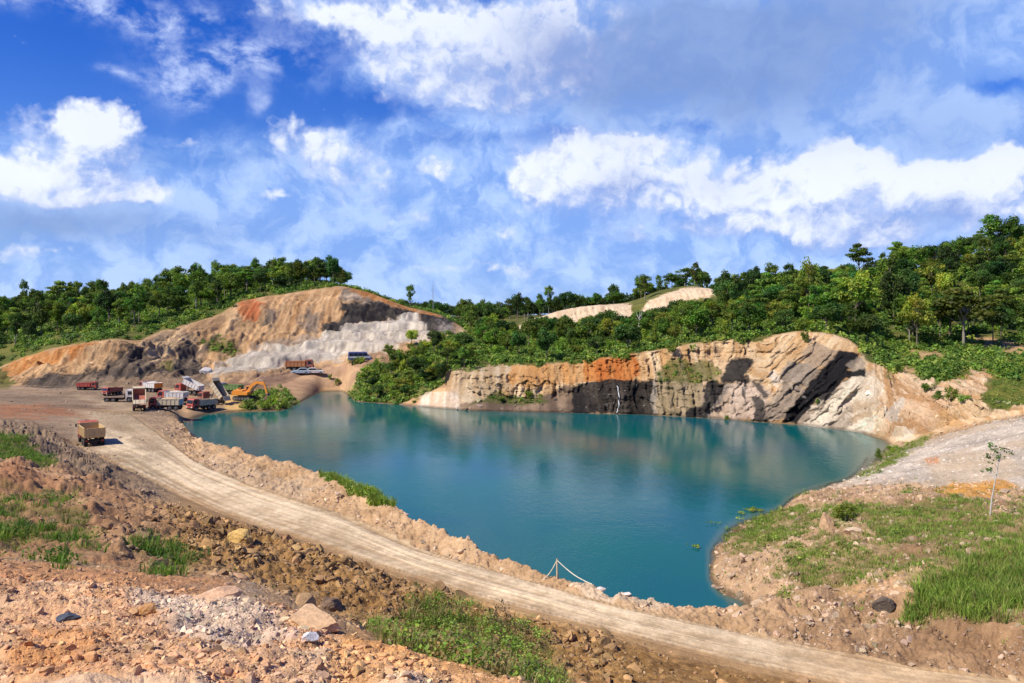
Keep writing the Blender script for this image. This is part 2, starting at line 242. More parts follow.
def smooth1(a, sig, axis):
    r = int(sig*3)+1; k = np.exp(-.5*(np.arange(-r, r+1)/sig)**2); k /= k.sum()
    p = [(0, 0)]*a.ndim; p[axis] = (r, r); b = np.pad(a, p, mode='edge'); out = 0
    for i, w in enumerate(k):
        sl_ = [slice(None)]*a.ndim; sl_[axis] = slice(i, i+a.shape[axis]); out = out+w*b[tuple(sl_)]
    return out
iY = np.zeros((len(ORDER), nC)); Zf = np.zeros((len(ORDER), nC))
for n, i in T.items():
    p, iy, z = LN[n]; iY[i] = np.interp(cols, p, iy); Zf[i] = np.interp(cols, p, z)
lk = sst(600, 650, cols)                             # west of the far bank the rb lines lie evenly on the lake bed
wet = sst(180, 200, cols)
for k in range(5):
    i = T['rb1']+k; f = (k+1)/6
    y0, y1 = 1/iY[T['bed2']], 1/iY[T['bed3']]
    iy = 1/(y0*(1-f)+y1*f); zz = Zf[T['bed2']]*(1-f)+Zf[T['bed3']]*f-3*wet*math.sin(math.pi*f)
    iY[i] = iy*(1-lk)+iY[i]*lk; Zf[i] = zz*(1-lk)+Zf[i]*lk
iY = smooth1(iY, 3., 1); Zf = smooth1(Zf, 3., 1)
Yf = 1/iY
for i in range(1, len(ORDER)): Yf[i] = np.maximum(Yf[i], Yf[i-1]+.25)
rows_t = []; Yg = []; Zg = []
for i, n in enumerate(SEG):
    s = (np.arange(n)/n)[:, None]
    a = s*Yf[i]/((1-s)*Yf[i+1]+s*Yf[i])
    Yg.append(Yf[i]+(Yf[i+1]-Yf[i])*a); Zg.append(Zf[i]+(Zf[i+1]-Zf[i])*a); rows_t.append(i+s[:, 0])
Yg.append(Yf[-1:]); Zg.append(Zf[-1:]); rows_t.append(np.array([float(len(SEG))]))
Yg = np.concatenate(Yg); Zg = np.concatenate(Zg); tt = np.concatenate(rows_t)
ORD_SM = smooth1(Zg, 2.2, 0); Ysm = smooth1(Yg, 2.2, 0)
Zg[3:-3] = ORD_SM[3:-3]; Yg[3:-3] = Ysm[3:-3]
nR = len(tt)
TT = np.repeat(tt[:, None], nC, 1); PX = np.repeat(cols[None], nR, 0)
Xg = Yg*(PX-512)/F
PY = HOR+(EYE-Zg)*F/Yg
def tr(a, b, fe=.08):                                # rows between two lines
    a = T[a] if isinstance(a, str) else a; b = T[b] if isinstance(b, str) else b
    return sst(a-fe, a+fe, TT)*(1-sst(b-fe, b+fe, TT))
_wn1 = fbm(Xg*.35, Yg*.35, Zg*.35, 4, .55, 91); _wn2 = fbm(Xg*.35+50, Yg*.35, Zg*.35, 4, .55, 92)
_wn3 = fbm(Xg*1.6, Yg*1.6, Zg*.8, 3, .6, 93); _wn4 = fbm(Xg*1.6+50, Yg*1.6, Zg*1.6, 3, .6, 94)
def poly(pts, fe=2., wob=4., trange=None):
    """soft mask of a surveyed patch, its outline broken up by noise"""
    P = np.array(pts, float); lo = P.min(0)-fe-wob*1.2; hi = P.max(0)+fe+wob*1.2
    m = np.zeros(PX.shape, np.float32)
    sel = (PX > lo[0]) & (PX < hi[0]) & (PY > lo[1]) & (PY < hi[1])
    if trange is not None: sel &= (TT >= trange[0]) & (TT <= trange[1])
    x = PX[sel]+(_wn1[sel]+.55*_wn3[sel])*wob; y = PY[sel]+(_wn2[sel]+.55*_wn4[sel])*wob
    ins = np.zeros(x.shape, bool); d = np.full(x.shape, 1e9)
    for (x0, y0), (x1, y1) in zip(P, np.roll(P, -1, 0)):
        c = ((y0 > y) != (y1 > y)) & (x < (x1-x0)*(y-y0)/((y1-y0) if y1 != y0 else 1e-9)+x0); ins ^= c
        ex, ey = x1-x0, y1-y0; q = np.clip(((x-x0)*ex+(y-y0)*ey)/(ex*ex+ey*ey+1e-9), 0, 1)
        d = np.minimum(d, np.hypot(x-x0-q*ex, y-y0-q*ey))
    sd = np.where(ins, d, -d)
    m[sel] = sst(-fe, fe, sd)
    return m
FACE = (T['shore']-.5, T['top']+.4)
HILLT = (T['crest']-.2, T['far'])
WALLT = (T['bed3'], T['top']+.3)

# --- where plants cover the ground
n_big = fbm(Xg*.06, Yg*.06, None, 4, .55, 5)
n_mid = fbm(Xg*.3, Yg*.3, None, 4, .55, 6)
n_sml = fbm(Xg*1.6, Yg*1.6, Zg*1.6, 4, .6, 8)
rimb = sst(755, 785, PX)*(1-sst(845, 862, PX)); rimn = fbm(Xg*.22, Yg*.1, None, 4, .6, 58)
veg = sst(T['crest']-.02, T['crest']+.10, TT+.10*n_mid+(1-rimb)*(.10+.75*np.clip(rimn, -.1, .5))*(PX > 470))
outcrop = np.maximum(poly([(513, 329), (535, 315), (560, 307), (600, 300), (632, 304), (632, 318), (600, 320), (560, 323), (540, 327)], 1.2, 3, (T['base2']-.4, T['hill']+.6)),
                     poly([(640, 312), (650, 300), (672, 290), (700, 285), (716, 288), (714, 296), (690, 300), (668, 306), (650, 318)], 1.2, 3, (T['base2']-.4, T['hill']+.6)))
veg *= 1-outcrop
scarp_e = poly([(862, 356), (893, 371), (905, 366), (925, 380), (945, 386), (962, 378), (970, 370), (994, 371), (994, 380), (976, 396), (985, 405), (1000, 412), (1060, 405), (1424, 360), (1424, 250), (860, 330)], 3, 10, (T['mid1']-.6, T['base2']))
east = sst(850, 890, PX+8*n_mid)*(TT < T['top']+.6)
veg = np.maximum(veg*(1-east), scarp_e)
veg = np.maximum(veg, sst(T['top']-.2, T['top']+.4, TT+.2*n_mid)*(PX > 800))
for pts in ([(905, 352), (940, 348), (942, 358), (915, 360)], [(955, 336), (985, 337), (1024, 345), (1024, 356), (985, 350), (960, 345)]):
    veg *= 1-.9*poly(pts, 2, 6, (T['crest']-.5, T['hill']))
pen = poly([(345, 405), (352, 385), (370, 365), (400, 357), (440, 338), (470, 330), (520, 345), (520, 364), (480, 367), (450, 372), (440, 388), (415, 398), (400, 405), (360, 410)], 3, 5, (T['shore']-.3, T['top']+.5))
veg = np.maximum(veg, pen)
for pts in ([(198, 343), (215, 340), (240, 350), (238, 357), (218, 358), (205, 350)], [(238, 411), (240, 396), (260, 390), (285, 389), (297, 400), (297, 412)], [(470, 405), (480, 396), (545, 394), (548, 402), (500, 405)],
            [(655, 372), (668, 360), (700, 360), (722, 372), (718, 382), (660, 382)], [(160, 364), (172, 362), (176, 368), (163, 369)]):
    veg = np.maximum(veg, .8*poly(pts, 2, 6, FACE))
# grass on the near land
grass = np.zeros_like(veg)
def g_(pts, tr_, v=1., fe=5, wob=18): 
    global grass
    grass = np.maximum(grass, v*poly(pts, fe, wob, tr_))
g_([(-400, 350), (-20, 362), (6, 371), (15, 386), (8, 392), (-30, 396), (-400, 396)], (T['shore']-.3, T['crest']), 1, 3, 8)
veg = np.maximum(veg, .9*poly([(-400, 350), (-20, 358), (6, 370), (14, 385), (0, 390), (-400, 396)], 2, 6, WALLT))
g_([(-400, 480), (-20, 500), (40, 498), (78, 508), (100, 535), (108, 552), (70, 560), (30, 545), (-20, 556), (-400, 560)], (T['mound']+.1, T['toe']), 1, 10, 22)
g_([(-400, 420), (-20, 436), (20, 440), (60, 468), (52, 474), (20, 462), (-20, 458)], (T['clod']-.6, T['roadn']), .95, 3, 8)
g_([(130, 545), (150, 540), (195, 558), (190, 575), (150, 568)], (T['mound'], T['clod']), .8, 10, 18)
g_([(362, 640), (395, 612), (440, 598), (490, 618), (545, 645), (565, 665), (555, 690), (500, 700), (440, 690), (390, 665)], (T['mound']+.15, T['toe']), 1, 14, 26)
g_([(318, 470), (345, 466), (394, 495), (400, 508), (380, 506), (350, 492)], (T['berm']-.5, T['berm']+.5), 1, 2, 4)
RB = (T['bed1']-.1, T['rb4']+.2)
g_([(718, 548), (745, 525), (790, 512), (860, 508), (950, 503), (1100, 500), (1424, 500), (1424, 535), (1024, 535), (940, 540), (900, 555), (860, 530), (800, 540), (760, 550)], RB, 1., 5, 22)
g_([(900, 622), (915, 588), (960, 570), (1024, 552), (1424, 520), (1424, 690), (1024, 622), (960, 620)], (T['berm'], T['rb2']), 1.05, 10, 24)
g_([(768, 585), (780, 556), (850, 545), (900, 535), (1000, 530), (1040, 560), (960, 570), (900, 580), (850, 592)], RB, .8, 6, 30)
g_([(770, 612), (780, 600), (800, 605), (790, 612)], RB, .5, 3, 8)
g_([(860, 478), (888, 455), (915, 438), (935, 432), (925, 442), (900, 458), (880, 472)], (T['rb4'], T['shore']), .75, 3, 6)
grass *= sst(-.35, .15, n_mid+.25+.2*(PX > 690))
bare = sst(.16, .46, fbm(Xg*.33, Yg*.42, None, 3, .5, 55))*(PX > 700)*(TT > T['bed1'])*(TT < T['rb4'])*(1-poly([(900, 622), (915, 588), (960, 570), (1024, 552), (1424, 520), (1424, 690), (1024, 622)], 4, 10, (T['berm'], T['rb2'])))
grass *= 1-.5*bare

# --- displacement
slope = np.abs(np.gradient(Zg, axis=0))/(np.abs(np.gradient(Yg, axis=0))+1e-4)
steep = sst(.45, 1.1, smooth1(slope, 4., 0))*tr('bed3', 'top', .2)
steep = np.maximum(steep, outcrop*.6)
z_rub = tr(0, 'mound', .12)                                            # stony mound underfoot
z_fore = tr('mound', 'dip', .2)
z_clod = tr('dip', 'toe', .5)*sst(90, 180, PX+30*n_mid+(PY-520)*.6)*(1-.8*sst(560, 700, PX))
z_left = tr('dip', 'roadn', .3)*(1-sst(90, 200, PX))
z_berm = tr('roadf', 'bed1', .10)*sst(140, 190, PX)
z_rb = tr('berm', 'bed3', .15)*sst(735, 775, PX+(TT-T['bed1'])*-8)
z_rb = np.maximum(z_rb, tr('bed2', 'rb3', .2)*sst(703, 722, PX))
z_grav = poly([(830, 486), (890, 456), (925, 442), (960, 430), (1024, 414), (1424, 365), (1424, 492), (1024, 490), (960, 484), (900, 480)], 4, 8, (T['rb3']+.2, T['bed3']+.3))
z_road = tr('roadn', 'roadf', .03)*sst(60, 110, PX)
z_yard = tr('toe', 'mid1', .3)*(1-sst(150, 190, PX))
def lumps(f, seed, p=1.6):
    d, c = worley(Xg*f+.25*n_sml, Yg*f+.25*vnoise(Xg*f*2, Yg*f*2, None, seed), seed)
    return np.clip(1-d*1.25, 0, 1)**(1/p)*(.35+.65*c), c
print('noise...')
l_a, c_a = lumps(5.5, 1); l_b, c_b = lumps(2.6, 2); l_c, c_c = lumps(1.15, 3); l_d, c_d = lumps(11., 4)
dz = np.zeros_like(Zg)
def blocks(f, seed):
    d, c = worley(Xg*f+.45*n_sml*.5+.3*vnoise(Xg*f*1.7, Yg*f*1.7, None, seed+5), Yg*f+.3*vnoise(Xg*f*1.7+9, Yg*f*1.7, None, seed+6), seed)
    return np.clip((1-d*1.1)*1.6, 0, 1)*c
k_a, k_b, k_c = blocks(2.1, 11), blocks(4.8, 12), blocks(9.5, 13)
dz += z_rub*(.05*l_a+.11*l_b+.13*l_c+.04*fbm(Xg*2.2, Yg*2.2, None, 3, .5, 29)+.34*fbm(Xg*.45, Yg*.45, None, 3, .5, 21)+.12*np.abs(fbm(Xg*1.1, Yg*1.3, None, 3, .5, 19)))
dz += z_fore*(.10*l_b+.05*l_a+.18*fbm(Xg*.4, Yg*.4, None, 3, .5, 22)*(1-grass))
dz += z_clod*(1-grass*.7)*(.34*l_c+.14*k_a+.07*k_b+.18*l_b+.12*fbm(Xg*3, Yg*3, None, 5, .62, 30)+.30*fbm(Xg*.3, Yg*.3, None, 3, .5, 23)-.25)
dz += z_left*(1-.5*grass)*(.34*l_c+.18*l_b+.45*fbm(Xg*.6, Yg*.6, None, 4, .55, 18)+.85*fbm(Xg*.2, Yg*.2, None, 4, .55, 24)-.1)
dz += z_berm*(.15*l_c+.13*l_b+.09*l_a+.42*fbm(Xg*.9, Yg*.9, None, 5, .62, 37)+.25*fbm(Xg*.5, Yg*.5, None, 3, .5, 25)-.25)
dz += z_rb*(1-z_grav*.75)*(1-.5*grass)*(.14*l_c+.12*l_b+.1*l_a+.30*fbm(Xg*1.1, Yg*1.1, None, 5, .62, 38)+.75*fbm(Xg*.24, Yg*.24, None, 4, .5, 26)-.15)*sst(-.1, .6, Zg+.3)
# haul road: wheel ruts run with the road
srd = np.clip(TT-T['roadn'], 0, 1)
rut = vnoise(srd*7+.7*vnoise(Xg*.10, Yg*.10, None, 31), Xg*.05, None, 32)*.6+vnoise(srd*19+.8*vnoise(Xg*.16, Yg*.16, None, 33), Xg*.12, None, 34)*.25+.25*fbm(Xg*.8, Yg*.8, None, 3, .6, 35)
dz += (z_berm*.9+z_rb*.8*(1-z_grav*.6)+z_left*.6+z_clod*.7)*(.10*fbm(Xg*2.6, Yg*2.6, None, 4, .6, 36)+.04*l_d)
wv = .10*np.sin(Yg*.21+Xg*.13); rut2 = .55*rut+.4*vnoise((srd+wv)*17, Xg*.03, None, 51)+.45*vnoise(srd*11+.25*vnoise(Xg*.1, Yg*.1, None, 39), Xg*.02, None, 40)+.35*vnoise(srd*26+.3*vnoise(Xg*.1, Yg*.1, None, 45), Xg*.03, None, 46)
tread = (np.sin((Xg*.93-Yg*.36)*2*math.pi/.34)>0)*(np.exp(-((srd-.93)/.025)**2)+.6*np.exp(-((srd-.10)/.03)**2))*sst(-.2, .3, n_mid+.2)
dz += z_road*(.05*tread+.07*rut2+.012*l_a+.02*n_sml)
dz += z_yard*(.12*fbm(Xg*.25, Yg*.25, None, 4, .55, 27)+.05*l_b)
dz += tr('crest', 'end', .3)*1.0*fbm(Xg*.05, Yg*.05, None, 3, .5, 28)*sst(150, 220, Yg)
dz += .3*pen*n_mid
# cut faces: gullies run down them, benches and slanting beds stand out
tilt = sst(715, 770, PX)*(1-sst(870, 900, PX))
uu = Xg-tilt*1.15*Zg
rill = np.abs(fbm(uu*.55+.6*n_mid, Zg*.10, Yg*.05, 4, .55, 41))
rill2 = np.abs(fbm(uu*1.7+.5*n_mid, Zg*.22, None, 3, .55, 42))
strat = fbm(uu*.12, (Zg+.25*Xg*(1-tilt)*0)*1.1, None, 3, .6, 43)
blk = fbm(Xg*.35, Zg*.35, Yg*.2, 5, .55, 44)
west = 1-sst(440, 470, PX)
wallm = tr('mid1', 'crest', .12)*west*(1-pen)
eastm = tr('shore', 'crest', .15)*sst(862, 900, PX)*(1-veg*.7)
steep = np.maximum(steep, .55*eastm)
_bd, _bc = worley(uu*.34+.3*n_mid, Zg*.42+.12*Xg*(1-tilt)+.2*n_mid, 81); _b2, _bc2 = worley(uu*.95+.3*n_mid, Zg*.9+.2*n_mid, 82)
fract = (1.5*(_bc-.5)+.7*(_bc2-.5))*(.62-.25*tilt)
dY = steep*fract*(1-.45*west)+steep*(1-.55*west)*(2.3*(rill-.28)+.75*(rill2-.25)+.9*blk+.5*strat)+steep*west*(1.6*(rill-.25)+.6*(rill2-.25)+.8*blk)
dz += steep*west*(.9*strat+.35*n_sml)
gul = np.abs(fbm(Xg*.13+.5*n_mid, Yg*.035, None, 5, .58, 48)); gul2 = np.abs(fbm(Xg*.5+.4*n_mid, Yg*.09, None, 4, .55, 49))
bench = vnoise(Zg*.55+.8*n_mid, Xg*.02, None, 50)
wallf = sst(T['mid1']+.05, T['mid1']+.4, TT)*sst(T['crest']+.02, T['crest']-.3, TT)
whit = poly([(208, 372), (250, 352), (307, 346), (338, 328), (417, 314), (442, 330), (437, 340), (400, 350), (350, 362), (275, 371), (212, 382)], 4, 4, WALLT)
saw = (Zg/2.6+.25*n_mid) % 1.
dz += wallm*wallf*(.35+.9*whit)*1.5*(sst(.0, .3, saw)-saw)
wallf = wallf*(1-.6*whit)
dz += wallm*wallf*(2.0*(gul-.26)+1.1*(gul2-.25)+1.0*bench+.3*n_mid)
dz += eastm*(1.9*(gul2-.25)+1.3*(rill2-.25)+.5*n_mid)
Yd = Yg-dY*-1.0
Zd = Zg+dz+steep*.25*n_sml
# keep shores at the water line
Zd = np.where((TT > T['shore']-.02) & (TT < T['shore']+.25) & (PX > 190) & (PX < 893), np.maximum(Zd, .02+.2*(TT-T['shore'])), Zd)
Xd = Xg+steep*.35*fbm(Yg*.5, Zg*.5, Xg*.3, 3, .5, 47)

# --- base colours
C = np.zeros((nR, nC, 3), np.float32)
def put(mask, col, k=1.):
    global C
    m = np.clip(mask*k, 0, 1)[..., None].astype(np.float32)
    C = C*(1-m)+np.asarray(col, np.float32)*m if not (isinstance(col, np.ndarray) and col.ndim == 3) else C*(1-m)+col*m
def two(a, b, f): f = np.clip(f, 0, 1)[..., None]; return (np.array(a)*(1-f)+np.array(b)*f).astype(np.float32)
C[:] = two((.36, .235, .14), (.47, .33, .21), .5+.7*n_mid)
put(tr(0, 'mound', .15), two((.50, .30, .175), (.60, .45, .33), .5+.9*fbm(Xg*.5, Yg*.5, None, 4, .55, 61)+.5*n_sml))
put(tr('near', 'dip', .1)*sst(.15, .5, fbm(Xg*.35+3, Yg*.5, None, 3, .5, 62)), (.50, .255, .12), .75)
put(poly([(130, 610), (190, 590), (250, 600), (290, 640), (250, 683), (170, 640)], 12, 30, (0, T['dip'])), two((.40, .34, .30), (.58, .49, .42), c_b), .75)
put(poly([(10, 655), (60, 640), (110, 660), (80, 690), (20, 690)], 8, 20, (0, T['mound'])), (.52, .24, .08), .4)
put(poly([(-50, 566), (120, 568), (230, 585), (235, 598), (120, 592), (-50, 590)], 4, 10, (T['near'], T['dip'])), two((.48, .26, .14), (.40, .22, .12), .5+n_sml), .85)
put(poly([(330, 650), (350, 632), (420, 655), (520, 680), (540, 700), (330, 700)], 5, 14, (T['near'], T['dip'])), two((.50, .32, .18), (.55, .30, .13), .5+n_mid), .8)
put(tr('dip', 'toe', .4)*sst(120, 190, PX+20*n_mid), two((.20, .115, .05), (.42, .265, .125), .45+.5*n_mid+.6*(c_b-.5)))
put(z_left, two((.34, .20, .12), (.46, .30, .19), .5+.8*n_mid))
put(poly([(-50, 455), (20, 470), (55, 490), (70, 500), (-50, 500)], 5, 14, (T['clod'], T['roadn'])), (.33, .17, .10), .7)
put(tr('toe', 'roadn', .1)*sst(100, 150, PX), two((.36, .235, .13), (.44, .30, .17), .5+n_mid))
put(z_berm, two((.42, .28, .17), (.52, .38, .26), .5+.6*n_mid+.5*(c_b-.5)))
put(z_berm*poly([(560, 570), (600, 588), (690, 602), (660, 608), (590, 600)], 2, 5, (T['roadf'], T['bed1'])), (.56, .48, .40), .6)
put(poly([(200, 455), (255, 465), (330, 485), (300, 500), (230, 480)], 4, 12, (T['roadf'], T['berm']+.3)), (.46, .36, .27), .6)
# yard and haul road
put(z_yard, two((.27, .20, .15), (.40, .30, .215), .5+.9*fbm(Xg*.1, Yg*.16, None, 4, .55, 63)))
put(poly([(-60, 410), (40, 404), (110, 406), (95, 417), (40, 416), (-60, 422)], 3, 8, (T['toe'], T['bed3'])), (.36, .17, .095), .75)
put(poly([(70, 394), (115, 399), (150, 410), (120, 412), (85, 402)], 3, 6, (T['toe'], T['mid1'])), (.46, .37, .27), .7)
put(poly([(-60, 392), (60, 396), (110, 408), (100, 414), (20, 404), (-60, 402)], 3, 6, (T['toe'], T['mid1'])), (.20, .155, .125), .6)
put(z_road, two((.38, .285, .19), (.65, .54, .405), .55+.85*rut2+.3*n_mid+.5*fbm(Xg*1.3, Yg*1.3, None, 4, .6, 68)))
put(z_road*(1-sst(0, .14, srd+.1*n_mid)), (.40, .26, .145), .85)
put(z_road*sst(.86, 1, srd+.1*n_mid), (.36, .25, .15), .85)
put(z_road*poly([(95, 415), (130, 408), (150, 425), (185, 465), (150, 455), (118, 432)], 4, 8, (T['toe'], T['roadf']+.3)), (.36, .28, .20), .7)
put(z_road*sst(720, 900, PX), (.46, .30, .165), .45)
# the near bank east of the lake
put(z_rb, two((.29, .19, .115), (.50, .36, .25), .5+.7*n_mid+.4*(c_b-.5)))
put(z_rb*poly([(800, 590), (900, 575), (905, 610), (850, 625), (800, 612)], 6, 20, RB), (.50, .33, .20), .7)
put(z_rb*poly([(820, 605), (870, 600), (885, 622), (840, 622)], 4, 8, RB), (.46, .41, .36), .7)
put(tr('roadf', 'bed2', .1)*sst(730, 790, PX), two((.27, .175, .11), (.42, .29, .19), .5+n_mid+.5*n_sml))
put(z_grav, two((.40, .355, .31), (.64, .575, .51), .5+.9*n_mid+.6*n_sml))
put(z_grav*sst(.05, .4, fbm(Xg*.14, Yg*.3, None, 4, .6, 67)), (.50, .39, .28), .5)
put(poly([(930, 462), (1010, 455), (1030, 480), (980, 488), (930, 482)], 4, 10, (T['rb3'], T['bed3'])), (.52, .42, .31), .6)
put(poly([(934, 490), (950, 481), (1000, 480), (1016, 487), (990, 499), (945, 501)], 1.5, 4, (T['rb3']-.5, T['bed3'])), (.50, .27, .085), .92)
put(poly([(925, 459), (937, 457), (938, 462), (926, 463)], 1.5, 3, (T['rb3'], T['bed3'])), (.47, .22, .1), .8)
# far cliff
cl = tr('shore', 'crest', .1)*(1-west)
cl = np.maximum(cl, tr('bed3', 'crest', .1)*sst(880, 900, PX))
vert = fbm(uu*1.1+n_sml*.4, Zg*.12, None, 4, .6, 66)                    # streaks washed down the face
put(cl, two((.46, .295, .16), (.68, .535, .38), .5+1.6*vert))
put(outcrop, two((.47, .36, .26), (.62, .52, .41), .5+vert))
FP = lambda p, c, k=1., fe=1.8, wob=4.: put(poly(p, fe*.75, wob*1.15, FACE), c, k)
FP([(505, 366), (585, 362), (590, 380), (540, 386), (505, 384)], two((.46, .24, .10), (.52, .32, .16), .5+vert), .85)
FP([(583, 362), (600, 357), (632, 353), (640, 370), (632, 383), (600, 383), (585, 380)], two((.42, .145, .05), (.50, .22, .08), .5+vert), .95)
FP([(440, 378), (450, 366), (485, 362), (512, 365), (508, 388), (495, 398), (470, 402), (455, 396)], two((.42, .31, .20), (.60, .50, .38), .5+1.4*vert), 1)
FP([(395, 404), (420, 392), (455, 390), (468, 408), (430, 410), (400, 408)], two((.50, .36, .25), (.66, .57, .50), .5+vert), .95)
FP([(400, 398), (418, 393), (420, 404), (402, 407)], (.46, .28, .16), .8)
FP([(462, 402), (490, 398), (540, 398), (560, 386), (580, 384), (600, 415), (465, 415)], two((.12, .09, .075), (.27, .20, .15), .4+vert+blk), .95)
FP([(575, 384), (600, 381), (655, 380), (657, 390), (655, 416), (572, 414)], two((.018, .017, .018), (.075, .065, .058), .2+vert*1.4), .98)
FP([(657, 379), (705, 379), (702, 408), (684, 418), (656, 416)], two((.24, .195, .125), (.40, .33, .24), .5+vert), .95)
FP([(700, 394), (724, 383), (760, 380), (775, 420), (700, 420)], two((.34, .26, .21), (.52, .42, .35), .5+vert), .9)
FP([(716, 398), (727, 384), (733, 386), (708, 417), (700, 417)], two((.18, .16, .15), (.32, .28, .25), .5+vert), .9)
FP([(732, 384), (757, 382), (770, 391), (762, 406), (755, 417), (725, 417)], two((.42, .33, .27), (.60, .50, .43), .5+vert), .95)
FP([(706, 384), (712, 381), (728, 383), (717, 397), (706, 417), (682, 418), (689, 406), (699, 405)], two((.016, .016, .018), (.055, .052, .05), .3+vert), .98)
FP([(721, 378), (732, 359), (744, 356), (753, 361), (751, 367), (740, 382), (723, 382)], two((.016, .016, .019), (.055, .052, .05), .3+vert), .98)
FP([(743, 378), (749, 376), (747, 395), (744, 407)], (.05, .045, .045), .9, 1, 3)
FP([(752, 380), (759, 382), (766, 395), (762, 398)], (.05, .045, .045), .9, 1, 3)
FP([(753, 397), (759, 396), (767, 415), (769, 423), (751, 422)], two((.03, .03, .032), (.11, .10, .095), .4+vert), .92, 1, 4)
FP([(802, 352), (817, 343), (839, 350), (828, 367), (809, 367), (800, 361)], two((.26, .205, .165), (.40, .31, .23), .5+vert), .92)
FP([(785, 363), (809, 366), (822, 369), (809, 388), (783, 383), (780, 372)], two((.17, .15, .135), (.34, .29, .25), .5+vert), .93)
FP([(783, 382), (802, 387), (806, 391), (782, 420), (764, 418), (762, 406)], two((.20, .165, .14), (.38, .315, .26), .5+1.3*vert), .95)
FP([(762, 406), (781, 380), (785, 381), (766, 410)], (.52, .43, .34), .6, 1, 2)
FP([(768, 372), (774, 369), (782, 382), (772, 388)], (.66, .59, .53), .8, 1.2, 4)
FP([(868, 372), (842, 380), (820, 398), (798, 422), (800, 432), (868, 434), (884, 400)], two((.34, .29, .245), (.70, .63, .54), .55+2.2*vert), .95)
FP([(872, 370), (850, 398), (852, 432), (874, 436), (886, 390)], two((.50, .39, .28), (.72, .65, .56), .5+2*vert), .9)
FP([(886, 372), (930, 378), (985, 374), (990, 385), (960, 400), (930, 425), (900, 442), (872, 434)], two((.44, .275, .16), (.68, .53, .40), .45+1.6*vert+.9*(gul2-.2)), .9)
FP([(886, 410), (897, 398), (904, 402), (898, 418), (888, 424)], two((.45, .41, .37), (.64, .6, .56), .5+vert), .75, 1.5, 5)
FP([(903, 428), (912, 424), (914, 440), (902, 442)], (.58, .52, .45), .7, 1.5, 5)
FP([(782, 422), (787, 408), (807, 387), (828, 363), (839, 350), (859, 354), (853, 367), (846, 370), (865, 369), (865, 377), (845, 377), (829, 392), (817, 400), (801, 420), (797, 424)], two((.009, .009, .011), (.026, .025, .026), .4+vert), 1., 1.2, 2)
FP([(817, 393), (830, 393), (828, 399), (820, 402)], (.025, .024, .026), .95, 1, 2)
FP([(846, 364), (858, 356), (866, 362), (864, 370), (852, 372)], two((.22, .19, .165), (.36, .31, .26), .5+vert), .85, 1, 3)
FP([(652, 380), (656, 380), (657, 414), (652, 414)], (.50, .45, .40), .6, 1, 2)
put(cl*poly([(560, 407), (700, 410), (720, 416), (560, 414)], 1, 3, FACE)*0, (.2, .2, .2))
# west wall of the pit
wl = tr('shore', 'crest', .12)*west*(1-pen)
put(wl*(TT > T['mid1']-.2), two((.42, .265, .15), (.55, .39, .25), .5+.8*vert+.4*blk))
WP = lambda p, c, k=1., fe=1.8, wob=5.: put(poly(p, fe*1.3, wob*1.35, WALLT), c, k)
WP([(140, 345), (165, 332), (200, 340), (200, 368), (150, 370)], two((.40, .28, .18), (.55, .42, .28), .5+vert), .8)
WP([(4, 368), (45, 351), (88, 342), (100, 346), (50, 362), (10, 377)], two((.42, .17, .06), (.5, .27, .12), .5+vert), .9)
WP([(20, 384), (50, 374), (100, 371), (140, 366), (205, 366), (205, 374), (140, 378), (75, 388), (25, 388)], two((.04, .038, .038), (.13, .11, .10), .35+vert), .95)
WP([(108, 362), (122, 352), (136, 348), (150, 358), (153, 371), (106, 373)], two((.05, .047, .046), (.20, .16, .13), .35+vert+blk), .9, 2, 7)
WP([(172, 351), (190, 346), (201, 362), (198, 370), (180, 369), (174, 357)], two((.06, .055, .055), (.20, .16, .13), .35+vert), .9, 2, 6)
WP([(70, 376), (130, 378), (205, 374), (215, 388), (130, 392), (60, 392)], two((.16, .125, .10), (.30, .23, .17), .5+n_mid), .8)
WP([(236, 300), (255, 296), (266, 304), (258, 316), (246, 322), (240, 312)], two((.36, .10, .05), (.46, .19, .09), .5+vert), .9)
WP([(262, 297), (340, 287), (350, 312), (320, 330), (290, 326), (268, 320)], two((.40, .24, .13), (.56, .39, .25), .5+vert+.5*blk), .9)
WP([(262, 322), (268, 306), (276, 316), (274, 330)], (.12, .105, .10), .85)
WP([(298, 322), (308, 313), (320, 318), (318, 332), (304, 330)], (.15, .13, .12), .8)
WP([(340, 288), (378, 293), (410, 308), (344, 304)], two((.20, .17, .15), (.42, .35, .29), .5+1.2*strat), .9)
WP([(262, 346), (302, 336), (316, 340), (312, 348), (262, 352)], two((.25, .20, .16), (.40, .32, .26), .5+strat), .8)
WP([(208, 370), (250, 352), (307, 346), (338, 328), (417, 314), (437, 338), (400, 348), (350, 358), (275, 369), (212, 380)], two((.42, .38, .345), (.62, .58, .53), .5+.8*vert+.6*strat), .97, 1.8, 4)
WP([(320, 348), (400, 332), (436, 336), (380, 347), (340, 355)], two((.36, .32, .285), (.55, .50, .45), .5+vert*1.6), .7)
WP([(318, 334), (324, 322), (345, 316), (340, 306), (375, 304), (418, 310), (414, 317), (375, 320), (350, 326), (330, 337)], two((.022, .021, .023), (.10, .09, .085), .15+.8*strat), .99, 1.5, 3.5)
WP([(420, 314), (452, 318), (456, 325), (442, 340), (432, 337), (423, 326)], two((.025, .025, .03), (.07, .065, .06), .3+vert), .98, 1.2, 3)
WP([(438, 322), (452, 322), (456, 330), (438, 338)], two((.12, .11, .10), (.42, .38, .35), .5+vert*1.5), .7)
WP([(342, 284), (372, 289), (414, 306), (440, 313), (440, 317), (398, 308), (362, 297)], two((.38, .165, .06), (.48, .26, .12), .5+vert), .95, 1.2, 3)
